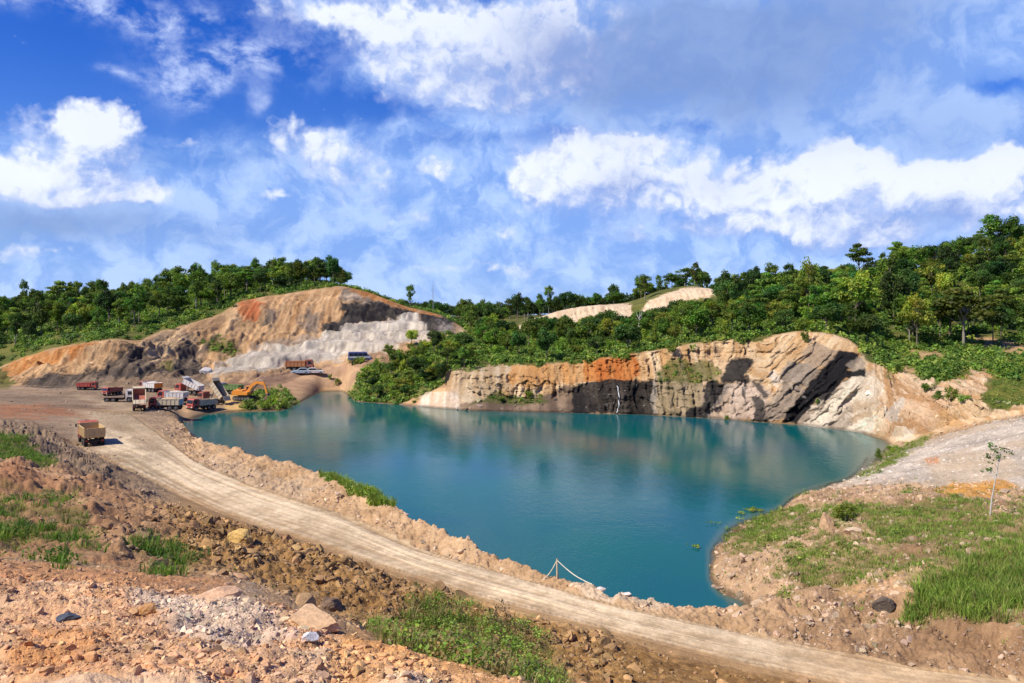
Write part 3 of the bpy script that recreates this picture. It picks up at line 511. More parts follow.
WP([(215, 384), (260, 376), (300, 372), (350, 362), (380, 354), (430, 345), (430, 356), (350, 385), (300, 392), (230, 392)], two((.28, .18, .13), (.42, .29, .19), .5+n_mid), .9)
WP([(258, 376), (300, 373), (345, 364), (345, 369), (300, 378), (260, 386)], (.30, .20, .16), .6)
WP([(222, 394), (245, 392), (245, 411), (222, 411)], (.52, .36, .17), .9)
put(tr('bed3', 'mid1', .15)*sst(186, 196, PX)*(1-sst(222, 228, PX)), (.24, .18, .13), .8)
# under plants and under water
gcol = two((.11, .125, .035), (.22, .18, .08), .5+.9*n_mid)
put(veg*(TT > T['shore']), two((.05, .075, .018), (.12, .125, .035), .5+.9*n_mid), .95)
put(veg*sst(860, 890, PX)*(TT > T['shore'])*(TT < T['top']+.3), two((.09, .135, .028), (.20, .20, .055), .5+.9*n_mid), .9)
put(grass, gcol, .85)
inwater = sst(.12, -.35, Zg)*(PX > 180)*(TT > T['berm'])*(TT < T['mid1'])
put(sst(.25, -.05, Zg)*(PX > 180)*(TT > T['berm'])*(TT < T['mid1']), C*.72, 1.)
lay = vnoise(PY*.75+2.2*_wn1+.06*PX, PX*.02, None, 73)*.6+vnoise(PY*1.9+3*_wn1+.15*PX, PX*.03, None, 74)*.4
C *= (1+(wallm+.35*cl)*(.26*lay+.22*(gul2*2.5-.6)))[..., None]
C *= (1+.16*n_sml+.10*n_mid)[..., None]
lum = C@np.array([.3, .55, .15]); C = (lum[..., None]+(C-lum[..., None])*1.10)*np.array([1.03, .965, .83])
C *= (1-.10*np.ones_like(PX)*(TT < T['shore'])-.16*z_yard-.10*z_left-.02*z_clod-.04*z_berm+.16*z_rub)[..., None]
C *= (1+.30*(fbm(Xg*.16, Yg*.3, None, 4, .6, 69))*z_yard)[..., None]
shorew = np.exp(-((Zd-.10)/.16)**2)*(PX > 180)*(TT > T['berm'])*(TT < T['shore']+.3)
C = C*(1-.5*shorew[..., None]); C = np.clip(C, .008, .72)

# ------------------------------------------------------------------ materials
def mat(name):
    m = bpy.data.materials.new(name); m.use_nodes = True
    t = NT(m.node_tree); return m, t, t.n['Principled BSDF']
def soil_mat(name, bump=.5, dist=.05, rough=.95, stones=0.):
    m, t, b = mat(name)
    a = t.new('ShaderNodeVertexColor', layer_name='Col').outputs[0]
    p = t.new('ShaderNodeNewGeometry').outputs['Position']
    n1 = t.noise(p, 3.2, 6, .65); n2 = t.noise(p, 17., 5, .65); n3 = t.noise(p, .5, 4, .6)
    v = t.m('ADD', t.m('MULTIPLY', n1, .9), t.m('MULTIPLY', n2, .9))
    v = t.m('ADD', v, t.m('MULTIPLY', n3, .5))
    k = t.ss(v, .65, 1.65, .58, 1.36)
    c = t.mix(1., a, t.xyz(k, k, k), 'MULTIPLY')
    # dust: paler, greyer grains
    c = t.mix(t.ss(t.noise(p, 9., 4, .7), .56, .72, 0., .35), c, t.mix(.5, c, (.55, .47, .40)))
    t.put(b.inputs['Base Color'], c)
    b.inputs['Roughness'].default_value = rough
    b.inputs['Specular IOR Level'].default_value = .12
    bp = t.new('ShaderNodeBump'); bp.inputs['Strength'].default_value = bump; bp.inputs['Distance'].default_value = dist
    t.put(bp.inputs['Height'], t.m('ADD', t.m('ADD', n1, t.m('MULTIPLY', n2, .45)), t.m('MULTIPLY', t.noise(p, 60., 3, .6), .2)))
    t.put(b.inputs['Normal'], bp.outputs[0])
    return m
M_soil = soil_mat('soil', .7, .10)
M_road = soil_mat('packed_dirt', .45, .04)
M_rock = soil_mat('cut_rock', .9, .35)
M_stone = soil_mat('broken_stone', .6, .03)

def mesh_arrays(name, V, Fc, col=None, smooth=True, mats=()):
    me = bpy.data.meshes.new(name)
    V = np.ascontiguousarray(V, np.float32); Fc = np.ascontiguousarray(Fc, np.int32)
    nf, k = Fc.shape
    me.vertices.add(len(V)); me.vertices.foreach_set('co', V.ravel())
    me.loops.add(nf*k); me.loops.foreach_set('vertex_index', Fc.ravel())
    me.polygons.add(nf); me.polygons.foreach_set('loop_start', np.arange(0, nf*k, k, dtype=np.int32))
    try: me.polygons.foreach_set('loop_total', np.full(nf, k, np.int32))
    except Exception: pass
    me.polygons.foreach_set('use_smooth', np.full(nf, smooth, bool))
    me.update(calc_edges=True)
    if col is not None:
        c4 = np.ones((len(V), 4), np.float32); c4[:, :3] = col
        a = me.color_attributes.new('Col', 'FLOAT_COLOR', 'POINT'); a.data.foreach_set('color', c4.ravel())
    for m in mats: me.materials.append(m)
    return me
def link(name, me, parent=None, **props):
    o = bpy.data.objects.new(name, me); COL.objects.link(o)
    if parent: o.parent = parent
    for k, v in props.items(): o[k] = v
    return o
VV = np.stack([Xd, Yd, Zd], -1).reshape(-1, 3); CC = C.reshape(-1, 3)
cellT = TT[:-1, :-1]; cellP = PX[:-1, :-1]
idx = np.arange(nR*nC).reshape(nR, nC)
QUAD = np.stack([idx[:-1, :-1], idx[:-1, 1:], idx[1:, 1:], idx[1:, :-1]], -1)
def emit(name, mask, m, label):
    q = QUAD[mask]; u, inv = np.unique(q, return_inverse=True)
    me = mesh_arrays(name, VV[u], inv.reshape(-1, 4), CC[u], True, (m,))
    return link(name, me, kind='structure', label=label)
def tin(a, b): return (cellT >= T[a]-1e-6) & (cellT < T[b]-1e-6)
m_road = tin('roadn', 'roadf') & (cellP > 92)
m_cliff = tin('shore', 'crest') & (cellP >= 445)
m_wall = tin('mid1', 'crest') & (cellP < 445)
m_hw = (cellT >= T['crest']-1e-6) & (cellP < 470)
m_he = (cellT >= T['crest']-1e-6) & (cellP >= 470)
m_rb = tin('bed1', 'shore') & (cellP > 740)
emit('road', m_road, M_road, 'pale rutted dirt haul road curving from the truck yard along the lake')
emit('cliff', m_cliff, M_rock, 'tall quarry cliff with slanting black coal seams above the far shore')
emit('mine_wall', m_wall, M_rock, 'terraced orange, grey and black mine wall behind the truck yard')
emit('hill', m_hw, M_soil, 'forested hill above the mine wall')
emit('hills', m_he, M_soil, 'forested hills rising behind the far cliff')
emit('bank', m_rb, M_soil, 'low grassy bank and grey gravel slope right of the lake')
emit('ground', ~(m_road | m_cliff | m_wall | m_hw | m_he | m_rb), M_soil, 'bare brown quarry ground with a rubble mound in front')
def ground_z(x, y):
    px = x/y*F+512; j = int(np.clip(np.searchsorted(cols, px), 1, nC-1))
    if px-cols[j-1] < cols[j]-px: j -= 1
    return float(np.interp(y, Yd[:, j], Zd[:, j]))
def at_row(px, py, a, b):
    j = int(np.argmin(np.abs(cols-px))); r_ = np.where((tt > a) & (tt < b))[0]
    q = HOR+(EYE-Zd[r_, j])*F/Yd[r_, j]; i = r_[int(np.argmin(np.abs(q-py)))]
    return Vector((float(Xd[i, j]), float(Yd[i, j]), float(Zd[i, j])))
def at(px, Y): x = Y*(px-512)/F; return Vector((x, Y, ground_z(x, Y)))

# ------------------------------------------------------------------ the lake
def lake():
    m, t, b = mat('quarry_water')
    p = t.new('ShaderNodeNewGeometry').outputs['Position']
    b.inputs['IOR'].default_value = 1.333; b.inputs['Roughness'].default_value = .06; b.inputs['Specular IOR Level'].default_value = .15
    a = t.new('ShaderNodeVertexColor', layer_name='Col'); dep = a.outputs[0]
    patch = t.noise(p, .05, 3, .5)
    c = t.mix(t.ss(patch, .3, .7), (.000, .078, .100), (.000, .098, .086))
    c = t.mix(dep, (.10, .135, .10), c)
    t.put(b.inputs['Base Color'], c)
    ps = t.vm('MULTIPLY', p, (1., .55, 1.))
    big = t.noise(ps, .9, 4, .6, .5); sm = t.noise(ps, 4.2, 4, .6, .3)
    calm = t.ss(t.noise(p, .035, 3, .55), .35, .65, .35, 1.)
    bp = t.new('ShaderNodeBump'); bp.inputs['Distance'].default_value = .06
    t.put(bp.inputs['Strength'], t.m('MULTIPLY', calm, .8))
    t.put(bp.inputs['Height'], t.m('ADD', t.m('MULTIPLY', big, .7), t.m('MULTIPLY', sm, .38)))
    t.put(b.inputs['Normal'], bp.outputs[0])
    tr_ = t.new('ShaderNodeBsdfTransparent'); mx = t.new('ShaderNodeMixShader')
    t.put(mx.inputs[0], t.ss(dep, 0., .55, .35, 1.)); t.l.new(tr_.outputs[0], mx.inputs[1]); t.l.new(b.outputs[0], mx.inputs[2])
    t.l.new(mx.outputs[0], t.n['Material Output'].inputs['Surface'])
    # sheet: grid with the water's depth per corner
    rows = np.where((tt > T['berm']) & (tt < T['mid1']-.2))[0][::3]; cs = np.where((cols > 176) & (cols < 905))[0][::3]
    Ys = Yd[np.ix_(rows, cs)]; Xs = Xd[np.ix_(rows, cs)]; Zs = Zd[np.ix_(rows, cs)]
    V = np.stack([Xs, Ys, np.zeros_like(Xs)], -1).reshape(-1, 3)
    d = np.clip(-Zs/.6, 0, 1).reshape(-1)
    ii = np.arange(len(V)).reshape(len(rows), len(cs))
    q = np.stack([ii[:-1, :-1], ii[:-1, 1:], ii[1:, 1:], ii[1:, :-1]], -1).reshape(-1, 4)
    zq = Zs.reshape(-1)[q].min(1); q = q[zq < .25]
    me = mesh_arrays('water', V, q, np.repeat(d[:, None], 3, 1), True, (m,))
    link('water', me, kind='structure', label='still teal blue quarry lake')
lake()

# ------------------------------------------------------------------ scattering over the land
P00, P01, P10 = VV[QUAD[..., 0]], VV[QUAD[..., 1]], VV[QUAD[..., 3]]
AREA = np.linalg.norm(np.cross(P01-P00, P10-P00), axis=-1)
PLAN = np.abs((P01-P00)[..., 0]*(P10-P00)[..., 1]-(P01-P00)[..., 1]*(P10-P00)[..., 0])
CX = .5*(P00[..., 0]+P01[..., 0]); CY = .5*(P00[..., 1]+P10[..., 1])
VIS = (cellP > -150) & (cellP < 1180)
def scatter(dens, cap=None):
    lam = np.clip(dens, 0, None)*AREA*VIS
    if cap and lam.sum() > cap: lam = lam*cap/lam.sum()
    n = rng.poisson(lam); r, c = np.nonzero(n); k = n[r, c]; r = np.repeat(r, k); c = np.repeat(c, k)
    u = rng.random((len(r), 1)); v = rng.random((len(r), 1))
    a, b, d, e = (VV[QUAD[r, c, i]] for i in range(4))
    return (a*(1-u)+b*u)*(1-v)+(e*(1-u)+d*u)*v, r, c
def cell(a): return a[:-1, :-1]
def ico(sub):
    bm = bmesh.new(); bmesh.ops.create_icosphere(bm, subdivisions=sub, radius=1)
    bm.verts.index_update(); V = np.array([v.co for v in bm.verts]); Fc = np.array([[v.index for v in f.verts] for f in bm.faces]); bm.free()
    return V, Fc
def rock_shapes(sub, n, seed):
    V, Fc = ico(sub); g = np.random.default_rng(seed); out = []
    for i in range(n):
        W = V*1.0
        for _ in range(9):                                   # knock flats off it
            d = g.normal(size=3); d /= np.linalg.norm(d); h = g.uniform(.34, .72)
            q = W@d; W = W-np.outer(np.clip(q-h, 0, None), d)
        W = W*(1+.13*fbm(V[:, 0]*1.7+i*9, V[:, 1]*1.7, V[:, 2]*1.7, 3, .6, i))[:, None]
        out.append(W*np.array([1, g.uniform(.65, 1), g.uniform(.5, .8)]))
    return out, Fc
ROCK1 = rock_shapes(1, 10, 3); ROCK2 = rock_shapes(2, 10, 4); ROCK3 = rock_shapes(3, 6, 5)
def rotmats(n, tilt=.5):
    a = rng.uniform(0, 2*math.pi, n); tx = rng.normal(0, tilt, n); ty = rng.normal(0, tilt, n)
    ca, sa, cx, sx, cy, sy = np.cos(a), np.sin(a), np.cos(tx), np.sin(tx), np.cos(ty), np.sin(ty); z = np.zeros(n); o = np.ones(n)
    Rz = np.stack([np.stack([ca, -sa, z], -1), np.stack([sa, ca, z], -1), np.stack([z, z, o], -1)], 1)
    Rx = np.stack([np.stack([o, z, z], -1), np.stack([z, cx, -sx], -1), np.stack([z, sx, cx], -1)], 1)
    Ry = np.stack([np.stack([cy, z, sy], -1), np.stack([z, o, z], -1), np.stack([-sy, z, cy], -1)], 1)
    return Rz@Rx@Ry
def merge_shapes(pos, size, colr, shapes, Fc, tilt=.5, sink=.36):
    n = len(pos); k = rng.integers(0, len(shapes), n); S = np.array(shapes)[k]
    Rm = rotmats(n, tilt)
    V = np.einsum('nij,nvj->nvi', Rm, S)*size[:, None, None]+pos[:, None, :]
    V[..., 2] += (size*(.5-sink)-size*.25)[:, None]
    nv = S.shape[1]
    Fa = (Fc[None]+np.arange(n)[:, None, None]*nv).reshape(-1, Fc.shape[1])
    return V.reshape(-1, 3), Fa, np.repeat(colr[:, None], nv, 1).reshape(-1, 3)
def join(parts):
    V, Fa, Cc, o = [], [], [], 0
    for v, f, c in parts: V.append(v); Fa.append(f+o); Cc.append(c); o += len(v)
    return np.concatenate(V), np.concatenate(Fa), np.concatenate(Cc)
def pw(n, lo, hi, a=2.6):                                   # many small, few large
    u = rng.random(n); return (lo**(1-a)+u*(hi**(1-a)-lo**(1-a)))**(1/(1-a))
def stones(name, label, layers):
    parts = []
    for dens, cap, lo, hi, shp, tint, tilt in layers:
        p, r, c = scatter(dens, cap)
        if not len(p): continue
        sz = pw(len(p), lo, hi)
        base = CC.reshape(nR, nC, 3)[r, c]
        base = base*(1-tint[3])+np.array(tint[:3])*tint[3]
        base = base*rng.normal(1, .22, (len(p), 1))*(1+rng.normal(0, .03, (len(p), 3)))
        big = sz > lo*2.6
        for sel, sh in ((big, shp[1]), (~big, shp[0])):
            if sel.any(): parts.append(merge_shapes(p[sel], sz[sel], np.clip(base[sel], .03, .75), sh[0], sh[1], tilt))
    V, Fa, Cc = join(parts)
    print(name, len(Fa))
    link(name, mesh_arrays(name, V, Fa, Cc, False, (M_stone,)), kind='stuff', label=label)
ng = 1-grass
gap = sst(-.25, .35, fbm(Xg*.6, Yg*.6, None, 3, .5, 71))
stones('rubble', 'broken pinkish and grey stones strewn over the near mound', [
    (cell(z_rub*(.5+.6*gap)*(Yg > 9.)*190), 27000, .018, .16, (ROCK2, ROCK3), (.58, .42, .29, .12), .5),
    (cell(z_rub*(Yg > 9.)*220), 32000, .012, .045, (ROCK1, ROCK2), (.56, .39, .25, .15), .5),
    (cell(z_fore*ng*gap*14), 2500, .03, .22, (ROCK2, ROCK2), (.5, .38, .28, .3), .5)])
stones('clods', 'crumbly brown clods of earth heaped below the haul road', [
    (cell(z_clod*ng*gap*16), 6500, .07, .62, (ROCK2, ROCK3), (.40, .27, .15, .3), .6),
    (cell(z_clod*ng*24), 8000, .035, .16, (ROCK1, ROCK2), (.44, .31, .19, .4), .6),
    (cell(z_left*ng*gap*3.5), 3500, .06, .45, (ROCK1, ROCK2), (.45, .31, .2, .3), .5)])
stones('debris', 'small lumps and pale stones along the berm and lake banks', [
    (cell(z_berm*gap*(14+16*(PX > 700))), 17000, .035, .34, (ROCK1, ROCK2), (.54, .42, .31, .45), .5),
    (cell(z_rb*(1-z_grav)*(1-.75*grass)*(.3+gap)*20*(Zg > -.3)), 17000, .04, .40, (ROCK1, ROCK2), (.54, .42, .31, .4), .5),
    (cell(z_grav*(.3+gap)*14), 6000, .035, .24, (ROCK1, ROCK2), (.55, .5, .45, .6), .5),
    (cell(tr('roadn', 'roadf', .02)*sst(90, 130, PX)*(np.abs(srd-.5) > .36)*3), 900, .03, .10, (ROCK1, ROCK1), (.5, .38, .25, .3), .5),
    (cell(tr('shore', 'mid1', .2)*sst(440, 470, PX)*.22), 700, .18, .9, (ROCK2, ROCK2), (.4, .33, .27, .25), .5),
    (cell(z_yard*gap*.5), 900, .08, .5, (ROCK1, ROCK2), (.42, .33, .25, .3), .5)])
# single stones one can point at
def one_rock(px, Y, size, col, label, sq=(1, 1, 1), seed=0, rz=0., sub=4, up=.3):
    V, Fc = ico(sub); g = np.random.default_rng(seed+50); W = V*1.0
    for _ in range(9):
        d = g.normal(size=3); d /= np.linalg.norm(d); q = W@d; W = W-np.outer(np.clip(q-g.uniform(.5, .8), 0, None), d)
    W = W*(1+.16*fbm(V[:, 0]*2+seed, V[:, 1]*2, V[:, 2]*2, 4, .6, seed))[:, None]*np.array(sq)*size
    c = np.array(col)*(1+.25*fbm(V[:, 0]*3, V[:, 1]*3+seed, V[:, 2]*3, 3, .6, seed+3))[:, None]
    o = link('boulder', mesh_arrays('boulder', W, Fc, c, False, (M_stone,)), label=label, category='boulder')
    p = at(px, Y); o.location = (p.x, p.y, p.z+size*up*sq[2]); o.rotation_euler = (0, 0, rz)
one_rock(240, 40.5, .62, (.56, .36, .12), 'yellow ochre lump on the brown clod heap', (1.2, .9, .8), 1, .3)
one_rock(310, 14.8, .52, (.56, .36, .20), 'broad flat tan slab at the edge of the near mound', (1.3, 1., .45), 2, -.5)
one_rock(218, 17.2, .42, (.56, .35, .21), 'flat pinkish block tipped over the rim of the stony mound', (1.35, .8, .45), 3, .5)
one_rock(310, 12.9, .14, (.55, .53, .52), 'pale grey stone near the bottom of the picture', (1, .9, .8), 4)
one_rock(69, 13.4, .16, (.06, .07, .09), 'dark blue grey stone among pale rubble', (1.4, .8, .6), 5)
one_rock(148, 14.2, .20, (.50, .26, .10), 'small orange stone on the pale grey rubble', (1.1, .9, .7), 6)
one_rock(330, 31.5, .5, (.17, .11, .07), 'dark brown clod in the hollow behind the slab', (1, 1, .8), 7)
one_rock(600, 40.9, .22, (.60, .52, .44), 'pale block on the berm right of the rope post', (1.3, .8, .6), 8)
one_rock(627, 40.1, .19, (.64, .56, .48), 'whitish stone on the berm edge at the near end of the lake', (1.5, .8, .5), 9)
one_rock(884, 37.2, .55, (.11, .085, .065), 'dark brown boulder below the grassy bank', (1, .9, .9), 10)
one_rock(826, 53., .62, (.42, .27, .15), 'brown stump-like lump standing in the bank grass', (.8, .8, 1.3), 11)
one_rock(205, 172., 1.5, (.50, .46, .42), 'round pale boulder above the raised tipper', (1, .9, 1.), 12)
one_rock(855, 51., .55, (.50, .37, .24), 'tan rock poking out of the middle of the grassy bank', (1.3, .9, .7), 13)
one_rock(760, 41.7, .42, (.40, .28, .18), 'brown lump where the lake ends at the road', (1.2, .9, .7), 14)

# ------------------------------------------------------------------ foliage
def leaf_mat(name, trans=.30, hue=.04, rough=.6):
    m, t, b = mat(name)
    a = t.new('ShaderNodeVertexColor', layer_name='Col').outputs[0]
    r = t.new('ShaderNodeObjectInfo').outputs['Random']
    h = t.new('ShaderNodeHueSaturation'); t.put(h.inputs['Color'], a)
    t.put(h.inputs['Hue'], t.m('MULTIPLY_ADD', r, hue, .5-hue*.6)); t.put(h.inputs['Value'], t.m('MULTIPLY_ADD', t.m('FRACT', t.m('MULTIPLY', r, 7.3)), 1.0, .62))
    t.put(b.inputs['Base Color'], h.outputs[0]); b.inputs['Roughness'].default_value = rough
    b.inputs['Specular IOR Level'].default_value = .25
    tl = t.new('ShaderNodeBsdfTranslucent'); t.put(tl.inputs['Color'], t.mix(1., h.outputs[0], (1.35, 1.5, .6), 'MULTIPLY'))
    mx = t.new('ShaderNodeMixShader'); mx.inputs[0].default_value = trans
    t.l.new(b.outputs[0], mx.inputs[1]); t.l.new(tl.outputs[0], mx.inputs[2]); t.l.new(mx.outputs[0], t.n['Material Output'].inputs['Surface'])
    return m
M_leaf = leaf_mat('tree_leaves', .38, .055); M_grass = leaf_mat('grass_blades', .3, .0, .7); M_under = leaf_mat('undergrowth_leaves', .28, .0)
def plain(name, col, rough=.8, metal=0., spec=.3, noise=.25, scale=4.):
    m, t, b = mat(name)
    p = t.new('ShaderNodeTexCoord').outputs['Object']
    k = t.ss(t.noise(p, scale, 5, .6), .25, .75, 1-noise, 1+noise)
    t.put(b.inputs['Base Color'], t.mix(1., (*col, 1), t.xyz(k, k, k), 'MULTIPLY'))
    b.inputs['Roughness'].default_value = rough; b.inputs['Metallic'].default_value = metal; b.inputs['Specular IOR Level'].default_value = spec
    return m
M_bark = plain('bark', (.16, .125, .09), .9); M_bark2 = plain('pale_bark', (.22, .19, .145), .9); M_dead = plain('bleached_wood', (.50, .46, .40), .9)

def leaves(centers, radii, per, size, cols_, flat=1., seed=0, upbias=.5):
    """many small leaf-sprays spread through a set of clumps"""
    g = np.random.default_rng(seed); V = []; Cc = []
    for (c, r, cl) in zip(centers, radii, cols_):
        n = max(4, int(per*(r*r)))
        d = g.normal(size=(n, 3)); d /= np.linalg.norm(d, axis=1)[:, None]
        rr = r*g.random((n, 1))**.38*(1+.25*g.normal(size=(n, 1))*.5)
        p = np.array(c)+d*rr*np.array([1, 1, flat])
        nrm = d*.8+g.normal(size=(n, 3))*.55+np.array([0, 0, upbias]); nrm /= np.linalg.norm(nrm, axis=1)[:, None]
        a = np.cross(nrm, g.normal(size=(n, 3))); a /= np.linalg.norm(a, axis=1)[:, None]+1e-9; b = np.cross(nrm, a)
        s = size*g.uniform(.55, 1.35, (n, 1)); w = s*g.uniform(.45, .8, (n, 1))
        q = np.stack([p-a*s, p+b*w+nrm*s*.12, p+a*s, p-b*w+nrm*s*.12], 1)
        V.append(q.reshape(-1, 3)); cc = np.array(cl)*g.normal(1, .16, (n, 1))*np.array([1, 1, 1])+0
        cc[:, 0] *= g.uniform(.85, 1.25, n); Cc.append(np.repeat(cc, 4, 0))
    V = np.concatenate(V); Cc = np.clip(np.concatenate(Cc), .004, .4)
    return V, np.arange(len(V)).reshape(-1, 4), Cc
def tube(path, rad, n=6):
    path = np.array(path, float); V = []; k = len(path)
    for i in range(k):
        d = path[min(i+1, k-1)]-path[max(i-1, 0)]; d /= np.linalg.norm(d)+1e-9
        a = np.cross(d, [.3, .9, .1]); a /= np.linalg.norm(a); b = np.cross(d, a)
        for j in range(n):
            th = 2*math.pi*j/n; V.append(path[i]+rad[i]*(a*math.cos(th)+b*math.sin(th)))
    Fc = [[i*n+j, i*n+(j+1) % n, (i+1)*n+(j+1) % n, (i+1)*n+j] for i in range(k-1) for j in range(n)]
    return np.array(V), np.array(Fc)
def tubes(lst):
    V, Fc, o = [], [], 0
    for p, r in lst: v, f = tube(p, r); V.append(v); Fc.append(f+o); o += len(v)
    return np.concatenate(V), np.concatenate(Fc)
def tree_proto(kind, seed):
    """trunk with limbs and a crown of leaf clumps; unit is the metre"""
    g = np.random.default_rng(seed); cs, rs, cl = [], [], []; lim = []
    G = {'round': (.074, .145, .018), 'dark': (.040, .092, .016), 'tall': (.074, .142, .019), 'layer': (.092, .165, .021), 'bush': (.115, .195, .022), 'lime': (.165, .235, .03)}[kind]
    if kind in ('round', 'dark', 'lime'):
        H = g.uniform(6.4, 8.4); R0 = g.uniform(2.7, 3.4); zc = H-R0*.95
        for i in range(30):
            d = g.normal(size=3); d /= np.linalg.norm(d); d[2] = d[2]*.8+.15
            cs.append(np.array([0, 0, zc])+d*R0*g.uniform(.45, .95)*np.array([1, 1, .85])); rs.append(g.uniform(.6, 1.25))
        trunk_h = zc; flat, per, sz = .8, 100, .23
    elif kind == 'tall':
        H = g.uniform(8.5, 10.5); trunk_h = H*.72
        for i in range(24):
            z = H*g.uniform(.40, 1.); w = 2.0*math.sin(math.pi*min(1, (H-z)/H*1.7+.12))
            th = g.uniform(0, 6.28); cs.append(np.array([w*math.cos(th), w*math.sin(th), z])*np.array([g.uniform(.4,1), g.uniform(.4,1), 1])); rs.append(g.uniform(.6, 1.1))
        flat, per, sz = .75, 100, .22
    elif kind == 'layer':
        H = g.uniform(7.5, 9.5); trunk_h = H*.8
        for lv in range(4):
            z = H*(.62+.125*lv); w = (2.7, 2.9, 2.4, 1.2)[lv]
            for i in range((8, 9, 7, 4)[lv]):
                th = g.uniform(0, 6.28); q = w*g.uniform(.35, 1.); cs.append(np.array([q*math.cos(th), q*math.sin(th), z+g.normal()*.18])); rs.append(g.uniform(.8, 1.3))
        flat, per, sz = .36, 95, .22
    else:
        H = g.uniform(3.2, 4.6); trunk_h = H*.5
        for i in range(15):
            th = g.uniform(0, 6.28); q = 1.7*g.random()**.6; z = H*g.uniform(.22, .92)*(1-.12*q)
            cs.append(np.array([q*math.cos(th), q*math.sin(th), z])); rs.append(g.uniform(.5, .95))
        flat, per, sz = .85, 105, .20
    for i in range(len(cs)): cl.append(np.array(G)*g.uniform(.62, 1.5)*np.array([g.uniform(.85, 1.3), 1, g.uniform(.8, 1.2)]))
    V, Fc, Cc = leaves(cs, rs, per, sz, cl, flat, seed+1)
    bend = g.normal(0, .25, 2)
    tp = [np.array([bend[0]*s*s, bend[1]*s*s, trunk_h*s]) for s in (-.12, .0, .3, .65, 1.)]
    lst = [(tp, [.22, .17, .14, .10, .05])]
    for c in cs[::2]:
        s = min(.95, max(.35, c[2]/trunk_h*.62)); b0 = np.array([bend[0]*s*s, bend[1]*s*s, trunk_h*s])
        lst.append(([b0, b0*.5+c*.5+np.array([0, 0, .12]), c], [.07, .05, .02]))
    TV, TF = tubes(lst)
    crown = mesh_arrays('crown', V, Fc, Cc, False, (M_leaf,))
    trunk = mesh_arrays('trunk', TV, TF, None, True, (M_bark2 if kind in ('tall', 'layer') else M_bark,))
    return crown, trunk, H
PROTO = {k: [tree_proto(k, 100+37*i+n) for i in range(m)] for n, (k, m) in enumerate([('round', 5), ('dark', 4), ('tall', 4), ('layer', 4), ('bush', 4), ('lime', 3)])}
KIND = {'round': ('broadleaf_tree', 'broadleaf tree'), 'dark': ('dark_tree', 'dark tree'), 'tall': ('slender_tree', 'slender tree'), 'layer': ('spreading_tree', 'spreading tree'), 'bush': ('shrub', 'shrub'), 'lime': ('pale_tree', 'pale tree')}
LOOK = {'round': 'mid green broadleaf tree with a rounded crown', 'dark': 'dark green dense crowned tree', 'tall': 'slender tree with a high narrow crown', 'layer': 'spreading tree with flat layered foliage', 'bush': 'low leafy green shrub', 'lime': 'bright yellowish green leafy tree'}
def plant_tree(kind, loc, s, label, group=None, v=None, rz=None, sx=1.):
    v = random.randrange(len(PROTO[kind])) if v is None else v % len(PROTO[kind])
    crown, trunk, H = PROTO[kind][v]
    r = bpy.data.objects.new(KIND[kind][0], None); COL.objects.link(r); r.empty_display_size = .3
    r.location = loc; q_ = random.uniform(.72, 1.28); r.scale = (s*sx*q_, s*sx*q_*random.uniform(.85, 1.15), s*random.uniform(.8, 1.2)/q_**.4); r.rotation_euler = (0, 0, random.uniform(0, 6.28) if rz is None else rz)
    r['label'] = label; r['category'] = KIND[kind][1]
    if group: r['group'] = group
    link('crown', crown, r); link('trunk', trunk, r)
    return r
def forest(dens, cap, kinds, smin, smax, where, group, mind, sx=1.):
    p, r, c = scatter(dens*PLAN/np.maximum(AREA, 1e-9), cap); order = rng.permutation(len(p)); keep = []
    for i in order:
        if all((p[i, 0]-q[0])**2+(p[i, 1]-q[1])**2 > mind*mind for q in keep): keep.append(p[i])
    for q in keep:
        k = random.choices([a for a, _ in kinds], [b for _, b in kinds])[0]
        plant_tree(k, (q[0], q[1], q[2]-.1), random.uniform(smin, smax), LOOK[k]+' '+where, LOOK[k].split(' with ')[0]+'s '+group, None, None, sx)
    print(group, len(keep))
forestmask = cell(veg)*(cell(PX) > -60)*(cell(PX) < 1090)
def band(px0, px1, a, b): return ((cellP > px0) & (cellP < px1) & (cellT > a) & (cellT < b)).astype(float)
tH, tT, tB, tC = T['hill'], T['top'], T['base2'], T['crest']
forest(forestmask*band(-60, 345, tT-.25, tH+.35)*1., 700, [('round', 5), ('dark', 4), ('tall', 3), ('layer', 1), ('lime', 2)], .72, 1.05, 'on the hill above the mine wall', 'on the mine hill', 4.3)
forest(forestmask*band(724, 1090, tT+.1, tH+.55)*1., 1000, [('round', 4), ('dark', 7), ('layer', 4), ('tall', 1), ('lime', 3)], .62, 1.25, 'on the large hill behind the far cliff', 'on the large hill', 5.3)  # dark kind weighted up: its leaf colour stands in for cloud shade here
forest(forestmask*band(465, 870, tC+.12, tT+.4)*1., 420, [('round', 4), ('dark', 4), ('bush', 6), ('lime', 2)], .5, .85, 'in the thicket along the far cliff top', 'along the far cliff top', 3.4)
forest(forestmask*band(470, 720, tT+.4, tB-.45)*1., 260, [('round', 5), ('dark', 5), ('lime', 1)], .38, .66, 'in the valley below the pale cut hill', 'in the valley', 3.4)
forest(forestmask*band(420, 740, tH+.3, T['back']+.5)*1., 130, [('round', 4), ('dark', 5), ('tall', 2)], .85, 1.2, 'on the ridge behind the pale cut hill', 'on the far ridge', 7.)
pm = cell(pen)
forest(pm*band(362, 412, T['shore']+.15, tC-.5), 110, [('bush', 8), ('round', 2), ('lime', 2), ('dark', 1)], .34, .56, 'on the low end of the green spur', 'on the low end of the green spur', 2.2)
forest(pm*band(412, 478, T['shore']+.15, tC-.55), 130, [('bush', 6), ('round', 3), ('lime', 2), ('dark', 2)], .36, .62, 'on the green spur by the mine wall', 'on the green spur', 2.7)
